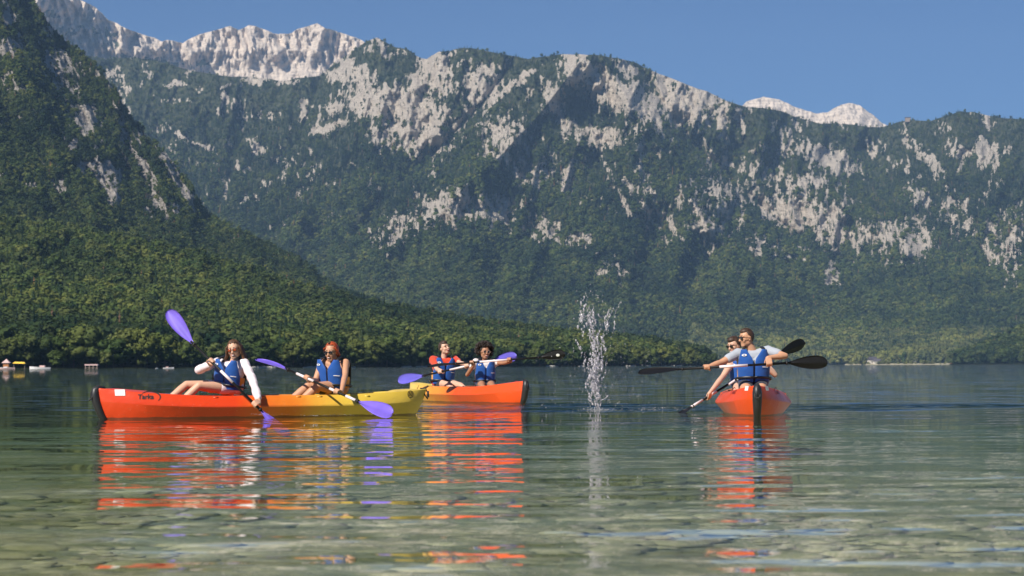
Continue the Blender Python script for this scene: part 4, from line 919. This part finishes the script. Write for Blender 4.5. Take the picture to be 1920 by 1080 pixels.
person('red-haired woman with bare arms, black sunglasses and blue vest, rear seat of the left kayak', K(622, 660, D2 - .05), (-.42, -1, -.16), (.0, 0, 1),
       K(604, 679, D2 + .03), K(648, 680, D2 - .02), K(628, 727, D2 + .04),
       (grip('p2', 575, K(592, 716, D2 - .15), 1), grip('p2', 632, K(655, 731, D2 - .35), -1)), (K(598, 724, D2 + .1), K(672, 722, D2 + .0)),
       (K(577, 725, D2 - .10), K(596, 724, D2 - .26)), (K(536, 757, D2 - .24), K(554, 760, D2 - .3)), SK_TAN, ('tied', H_RED), .98, (-.42, -1, .06), None, 0, ('cat', .026, .014, M_LENS, M_FRAME), 'smile', False, C_DARK)
D3 = 33.46
person('laughing man with short brown hair, red T-shirt and blue vest, left of the couple', K(833, 653, D3), (.62, -.72, .28), (-.2, 0, 1),
       K(812, 674, D3 - .1), K(853, 674, D3 + .08), K(829, 719, D3 + .03),
       (grip('p3', 826, K(812, 700, D3 - .2), 1), grip('p3', 876, K(866, 692, D3 - .3), -1)), (K(804, 708, D3 - .1), K(868, 700, D3)),
       (K(842, 722, D3 - .40), K(864, 723, D3 - .34)), (K(856, 744, D3 - .62), K(884, 744, D3 - .62)), SK_PALE, ('short', H_DARK), .98, (.25, -1, .05), C_RED, .60, None, 'laugh', True, C_DARK)
D4 = 32.2
person('smiling woman with big curly black hair, round sunglasses and blue vest, right of the couple', K(909, 661, D4), (.40, -1, .04), (.08, 0, 1),
       K(892, 678, D4 - .02), K(926, 680, D4 + .02), K(909, 718, D4 + .03),
       (grip('p4', 885, K(876, 694, D4 - .2), 1), grip('p4', 955, K(953, 690, D4 - .2), -1)), (K(868, 714, D4 - .05), K(955, 706, D4 + .0)),
       (K(905, 726, D4 - .40), K(925, 726, D4 - .40)), (K(925, 742, D4 - .7), K(940, 742, D4 - .7)), SK_BROWN, ('afro', H_BLACK), .86, (.12, -1, .05), C_OFFW, .40, ('round', .022, .021, M_LENS, M_FRAMEG), 'smile', False, C_DARK)
D5 = 24.45
person('man with cropped hair and pale grey T-shirt looking left, front of right kayak', K(1400, 634, D5), (-1, -.38, -.08), (.06, 0, 1),
       K(1384, 663, D5 - .02), K(1440, 658, D5 + .0), K(1412, 716, D5 + .03),
       (grip('p5', 1325, K(1345, 690, D5 - .1), 1), grip('p5', 1442, K(1460, 676, D5 - .3), -1)), (K(1350, 696, D5), K(1500, 668, D5 - .2)),
       (K(1398, 744, D5 - .42), K(1430, 744, D5 - .42)), (K(1404, 756, D5 - .85), K(1428, 756, D5 - .85)), SK_TAN, ('crew', H_DARK), 1.04, (-.05, -1, .10), C_GREY, .55, ('wayf', .027, .020, M_LENS, M_FRAME), None, True, C_DARK)
D6 = 25.9
person('man in black sunglasses leaning out behind the grey T-shirt man, rear of right kayak', K(1377, 648, D6 - .05), (-.80, -.65, -.22), (-.08, 0, 1),
       K(1371, 682, D6 - .05), K(1424, 678, D6 + .1), K(1398, 722, D6 + .05),
       (grip('p6', 1326, K(1345, 729, D6 - .45), 1), grip('p6', 1428, K(1440, 695, D6 - .1), -1)), (K(1352, 722, D6 - .2), K(1458, 712, D6)),
       (K(1382, 734, D6 - .42), K(1420, 734, D6 - .42)), (K(1395, 752, D6 - .8), K(1420, 752, D6 - .8)), SK_PALE, ('short', H_DARK), .98, (-.35, -1, .05), None, 0, ('wayf', .025, .017, M_LENS, M_FRAME), 'smile', True, C_DARK)

# ================================================================== SPLASH
t = NT('splash_water'); m = t.n('ShaderNodeMixShader', {0: .42, 1: t.n('ShaderNodeBsdfTransparent', {'Color': c4(.95, .96, 1)}).outputs[0], 2: t.bsdf(c4(.66, .62, .64), .12, .8)})
M_SPLASH = t.done(m.outputs[0])
ICO_V = None
def drops(mb, pts, rad, el, rng):
    for p, r, e in zip(pts, rad, el):
        mb.ell(p, (r * (.8 + .4 * rng.random()), r, r * e), None, 5, 4)
rg = np.random.default_rng(9); DS = 27.2; mb = MB(); P_, R_, E_ = [], [], []
spine = [(1118, 772), (1116, 745), (1112, 715), (1118, 690), (1118, 660), (1112, 630), (1112, 600), (1115, 575), (1118, 548)]
for k in range(64):                                             # torn strands of drops, fanning out towards the top
    y0 = 775 - 175 * rg.random() ** .8; ln = 18 + 42 * rg.random(); off = rg.normal(0, 1); ph = rg.random() * 6.28; big = rg.random() < .5
    for q in range(int(ln * .62)):
        y = y0 - q * 1.6 + rg.normal(0, 1.2)
        if y < 546: break
        cx = np.interp(-y, [-p[1] for p in spine], [p[0] for p in spine]); sp = np.interp(y, [545, 580, 620, 680, 720, 772], [32, 31, 25, 15, 11, 14])
        x = cx + off * sp * .62 + 3.0 * math.sin(q / 5 + ph) + rg.normal(0, 1.0)
        P_.append(at(x, y, DS + off * .05 + rg.normal(0, .08))); R_.append((.003 + .015 * rg.random() ** 3.4) * (1.25 if big else .9)); E_.append(1 + .9 * rg.random())
for k in range(260):
    y = 775 - 230 * rg.random(); cx = np.interp(-y, [-p[1] for p in spine], [p[0] for p in spine]); P_.append(at(cx + rg.normal(0, 19), y, DS + rg.normal(0, .15))); R_.append(.003 + .006 * rg.random() ** 2); E_.append(1.3)
for k in range(330):
    x = 1130 + rg.normal(0, 62); y = 765 - abs(rg.normal(0, 68)); P_.append(at(x, y, DS + rg.normal(0, .4))); R_.append(.0025 + .0045 * rg.random() ** 2); E_.append(1.2)
for k in range(420):
    c = ((1118, 9), (1104, 18), (1140, 14), (1205, 14), (1232, 16), (1130, 34))[rg.integers(0, 6)]; x = c[0] + rg.normal(0, c[1]); y = 769.5 - abs(rg.normal(0, 1.6)) + rg.normal(0, .8)
    P_.append(at(x, y, 26.9 + rg.normal(0, .1))); R_.append(.002 + .007 * rg.random() ** 3); E_.append(.6)
for k in range(60):                                              # ragged threads of water between the drops
    y = 772 - 200 * rg.random() ** 1.3; cx = np.interp(-y, [-p[1] for p in spine], [p[0] for p in spine]); sp = np.interp(y, [570, 640, 690, 772], [15, 10, 6, 6]); x = cx + rg.normal(0, sp * .6); dx = rg.normal(0, 1.2); n_ = rg.integers(3, 7); pts = []
    for q in range(n_): pts.append(at(x + dx * q + rg.normal(0, 1.0), y - 2.6 * q, DS + rg.normal(0, .01)))
    mb.tube(pts, [.003 + .009 * rg.random() for _ in pts], 5)
drops(mb, P_, R_, E_, rg); tag(mb.build('water_splash', M_SPLASH), 'tall column of white water drops splashing up between the kayaks', 'splash', kind='stuff')
mb = MB(); P_, R_, E_ = [], [], []
for k in range(260):                                             # froth beside the dipped blades
    c = ((500, 778, 22.7), (640, 779, 22.9), (590, 780, 22.9), (720, 778, 22.8), (1288, 769, 25.0), (1260, 766, 25.6), (1235, 765, 26))[k % 7]
    P_.append(at(c[0] + rg.normal(0, 16), c[1] - abs(rg.normal(0, 1.3)), c[2])); R_.append(.002 + .005 * rg.random() ** 2.5); E_.append(.5)
drops(mb, P_, R_, E_, rg); tag(mb.build('paddle_spray', M_SPLASH), 'small specks of froth where paddle blades meet the water', 'spray', kind='stuff')

# ================================================================== STONES ON THE LAKE BED
mb = MB(); M_STONE = simple('lake_stone', (.40, .35, .20), .9, .2, .5, 1.6); rg = np.random.default_rng(12)
for k in range(3800):
    y = 4.2 + 14 * rg.random() ** 1.5; x = (rg.random() - .5) * (y * .62 + 1.5); r = .022 + .07 * rg.random() ** 3; z = bed_z(np.array([y]))[0]
    a_ = rg.normal(0, .35); mb.ell((x, y, z + r * .05), (r * (1.4 + rg.random() * 1.6), r, r * .28), (Vector((math.cos(a_), math.sin(a_), 0)), Vector((-math.sin(a_), math.cos(a_), 0)), up_), 7, 4)
tag(mb.build('lake_stones', M_STONE), 'pale rounded stones seen through the shallow water in the foreground', 'stones', kind='stuff')

# ================================================================== FAR SHORE DETAILS
def gp(px, D, z=0.0): p = at(px, hor(px), D); return Vector((p.x, p.y, z))
M_PALE = simple('white_paint', (.75, .72, .70), .5); M_ROOF = simple('dark_roof', (.07, .06, .07), .8); M_WALL = simple('rendered_wall', (.62, .56, .48), .8); M_GLASS = simple('window_glass', (.03, .04, .05), .1, .8); M_PINK = simple('pale_pink_paint', (.62, .42, .38), .6)
M_YCL = simple('yellow_canvas', (.85, .55, .06), .8); M_WOOD = simple('weathered_wood', (.32, .25, .20), .85); M_SAND = simple('pale_gravel', (.36, .32, .21), .95, .1, .3, .15); M_ROCKS = simple('shore_rock', (.42, .40, .35), .9, .1, .3, .7)
def boat(px, D, L, label, hullm=M_PALE, rz=0.0, cover=None):
    r = empty('moored_boat', gp(px, D), rz, label=label, cat='boat', group='small boats moored along the far shores'); h = L * .10; mb = MB(); vs = []
    for i in range(9):
        s = i / 8; b = L * .15 * (1 - abs(2 * s - .85) ** 2.6 * .85) if s < .95 else L * .01; b = max(.02, b); zt = h * (.8 + .5 * s * s)
        vs += [((s - .5) * L, 0, -.15), ((s - .5) * L, b * .8, 0), ((s - .5) * L, b, zt), ((s - .5) * L, b * .8, zt), ((s - .5) * L, 0, zt * .75), ((s - .5) * L, -b * .8, zt), ((s - .5) * L, -b, zt), ((s - .5) * L, -b * .8, 0)]
    mb.add(vs, [(i * 8 + k, (i + 1) * 8 + k, (i + 1) * 8 + (k + 1) % 8, i * 8 + (k + 1) % 8) for i in range(8) for k in range(8)] + [tuple(range(8)), tuple(range(64, 72))[::-1]])
    def P(mb, n, m): o = mb.build(n, m, r, False); o.matrix_parent_inverse = Matrix()
    P(mb, 'hull', hullm); mb = MB(); mb.box((-L * .12, 0, h * 1.2), (L * .12, L * .08, h * .5)); P(mb, 'cabin', cover or M_PALE); mb = MB(); mb.box((L * .02, 0, h * 1.35), (.03, L * .075, h * .28)); P(mb, 'windscreen', M_GLASS)
boat(75, 770, 8.5, 'white boat moored right of the yellow sunshade', rz=3.1, cover=M_PINK); boat(14, 775, 6.0, 'pale low boat at the far left edge of the shore', M_PINK, .1)
boat(294, 815, 1.9, 'tiny white dinghy on the shore left of the woman in white', rz=1.2); boat(316, 815, 4.6, 'slim white and red rowing boat right of the tiny dinghy', rz=.05, cover=M_PINK)
for px, D, L, lab in ((1867, 3700, 22, 'pale excursion boat at the far right shore'), (1913, 3650, 12, 'small pale boat at the right edge of the far shore')): boat(px, D, L, lab)
r = empty('boat_shelter', gp(172, 790), label='low pale-roofed jetty shelter on posts on the left shore', cat='jetty')
def Pc(mb, n, m, par=r, sm=False): o = mb.build(n, m, par, sm); o.matrix_parent_inverse = Matrix(); return o
mb = MB(); mb.box((0, 0, 1.65), (2.7, 1.2, .28)); Pc(mb, 'roof', M_PINK)
for x in (-2.4, -.8, .8, 2.4): mb = MB(); mb.box((x, -1, .6), (.12, .12, .9)); Pc(mb, 'post', M_WOOD)
mb = MB(); mb.box((0, 0, .35), (2.7, 1.0, .08)); Pc(mb, 'deck', M_WOOD)
r2 = empty('sunshade', gp(36, 780), label='long yellow canvas sunshade on the left shore', cat='sunshade'); mb = MB(); mb.add([(-2.6, -1, 2.3), (2.6, -1, 2.2), (2.6, 1, 2.2), (-2.6, 1, 2.3), (-1.8, 0, 3.0), (2.0, 0, 2.9)], [(0, 1, 5, 4), (1, 2, 5), (2, 3, 4, 5), (3, 0, 4), (0, 3, 2, 1)]); Pc(mb, 'canopy', M_YCL, r2)
for x in (-2.2, 2.2): mb = MB(); mb.box((x, 0, 1.1), (.06, .06, 1.2)); Pc(mb, 'pole', M_WOOD, r2)
r2 = empty('kiosk', gp(12, 782), label='small pink and orange kiosk with pale roof at the far left', cat='kiosk'); mb = MB(); mb.box((0, 0, 1.5), (1.1, 1.0, .8)); Pc(mb, 'wall', simple('faded_orange_boards', (.42, .17, .06), .8), r2); mb = MB(); mb.add([(-1.7, -1.5, 2.5), (1.7, -1.5, 2.5), (1.7, 1.5, 2.5), (-1.7, 1.5, 2.5), (0, 0, 4.2)], [(0, 1, 4), (1, 2, 4), (2, 3, 4), (3, 0, 4), (3, 2, 1, 0)]); Pc(mb, 'roof', M_PINK, r2); mb = MB(); mb.box((0, 0, .45), (2.4, 1.6, .25)); Pc(mb, 'platform', M_PALE, r2)
def house(px, D, z, wd, ht, label, rz=0.0, wall=M_WALL, roof=M_ROOF, py=None):
    p = gp(px, D, z) if py is None else at(px, py, terrain('main_mountain', px, py) - 6); r = empty('house', p, rz, label=label, cat='house', group='buildings at the far end of the lake'); a, b, e = wd / 2, wd * .38, .6
    mb = MB(); mb.box((0, 0, ht / 2 - 1), (a, b, ht / 2 + 1)); Pc(mb, 'wall', wall, r); hr = wd * .42
    mb = MB(); mb.add([(-a - e, -b - e, ht - .3), (a + e, -b - e, ht - .3), (a + e, b + e, ht - .3), (-a - e, b + e, ht - .3), (-a - e, 0, ht + hr), (a + e, 0, ht + hr)], [(0, 1, 5, 4), (2, 3, 4, 5), (1, 2, 5), (3, 0, 4), (3, 2, 1, 0)]); Pc(mb, 'roof', roof, r)
    for x in (-.5, 0, .5):
        mb = MB(); mb.box((a * x, -b - .03, ht * .55), (a * .13, .05, ht * .17)); Pc(mb, 'window', M_GLASS, r)
for a in ((1636, 4000, 2, 17, 8, 'larger dark-roofed house by the beach at the far end of the lake', .3), (1645, 3985, 1, 14, 6, 'dark-roofed house just right of the larger one by the beach', -.4), (1628, 4020, 1, 7, 4.5, 'small house left of the two dark-roofed ones', .1, M_WALL, M_ROOF),
          (1651, 4060, 14, 9, 6, 'white gable showing above the trees behind the beach houses', .2, M_PALE, M_PALE, 671), (1574, 4200, 26, 7, 6, 'tiny white house among the trees left of the beach', .2, M_PALE, M_PALE, 663), (1716, 4040, 2, 5, 3.5, 'tiny pale hut in the trees above the beach', .0, M_WALL, M_ROOF),
          (1504, 4500, 90, 7, 8, 'lone white farmhouse in the wood behind the right kayak', 0, M_PALE, M_PALE, 621), (1778, 4040, 2, 6, 3.5, 'pale low hut at the right end of the beach', 0, M_WALL, M_ROOF)): house(*a)
p = at(1702, 224, terrain('main_mountain', 1702, 231) - 5); r = empty('cable_car_station', p, label='square mountain station building on the right-hand ridge', cat='building'); mb = MB(); mb.box((0, 0, -2), (10, 7, 8)); Pc(mb, 'wall', M_WOOD, r); mb = MB(); mb.box((0, 0, 7.2), (11.5, 8, 1.1)); Pc(mb, 'roof', M_ROOF, r)
n = 46; px = RNG.uniform(1590, 1800, n); dd = RNG.uniform(3960, 3995, n); W = at_np(px, np.array([hor(x) for x in px]), dd); W[:, 2] = RNG.uniform(.2, 1.4, n); hh = RNG.uniform(2.5, 9, n)
scatter('shore_bushes', W, hh, hh * RNG.uniform(1.2, 2.2, n), LIGHTCROWN, 'loose green bushes growing along the pale beach at the far end of the lake', 'bushes')
def strip(name, x0, x1, D, depth, z0, z1, mat, label, n=40):
    mb = MB(); vs = []
    for i in range(n):
        px = x0 + (x1 - x0) * i / (n - 1); e = min(1, min(i, n - 1 - i) / 3); j = 8 * math.sin(i * 1.3) + 5 * math.sin(i * .7); vs += [tuple(gp(px, D - 6 + j, -.5)), tuple(gp(px, D + j * .5, z0 * e)), tuple(gp(px, D + depth, z1 * e))]
    mb.add(vs, [(3 * i + k, 3 * i + 3 + k, 3 * i + 4 + k, 3 * i + 1 + k) for i in range(n - 1) for k in (0, 1)]); tag(mb.build(name, mat), kind='structure')
strip('beach', 1618, 1792, 3950, 60, .8, 3.0, M_SAND, ''); strip('gravel_bank', 1583, 1616, 3980, 60, .6, 2.4, M_SAND, '')
mb = MB(); rg = np.random.default_rng(21)
for cx, w_, n in ((488, 30, 70), (585, 14, 26), (762, 9, 22), (793, 8, 18), (1034, 9, 24), (1090, 8, 14), (1185, 8, 14), (1215, 6, 10), (650, 14, 10), (870, 10, 8), (1270, 20, 20)):
    for k in range(n):
        x = cx + rg.normal(0, w_ * .5); D = float(interp(NEAR_D, x)) - 3 + rg.random() * 5; r_ = .3 + .6 * rg.random(); mb.ell(gp(x, D, .15), (r_ * 1.6, r_, r_ * .8), None, 6, 4)
tag(mb.build('shore_rocks', M_ROCKS), 'pale boulders and gravel patches along the foot of the left shore trees', 'rocks', kind='stuff')
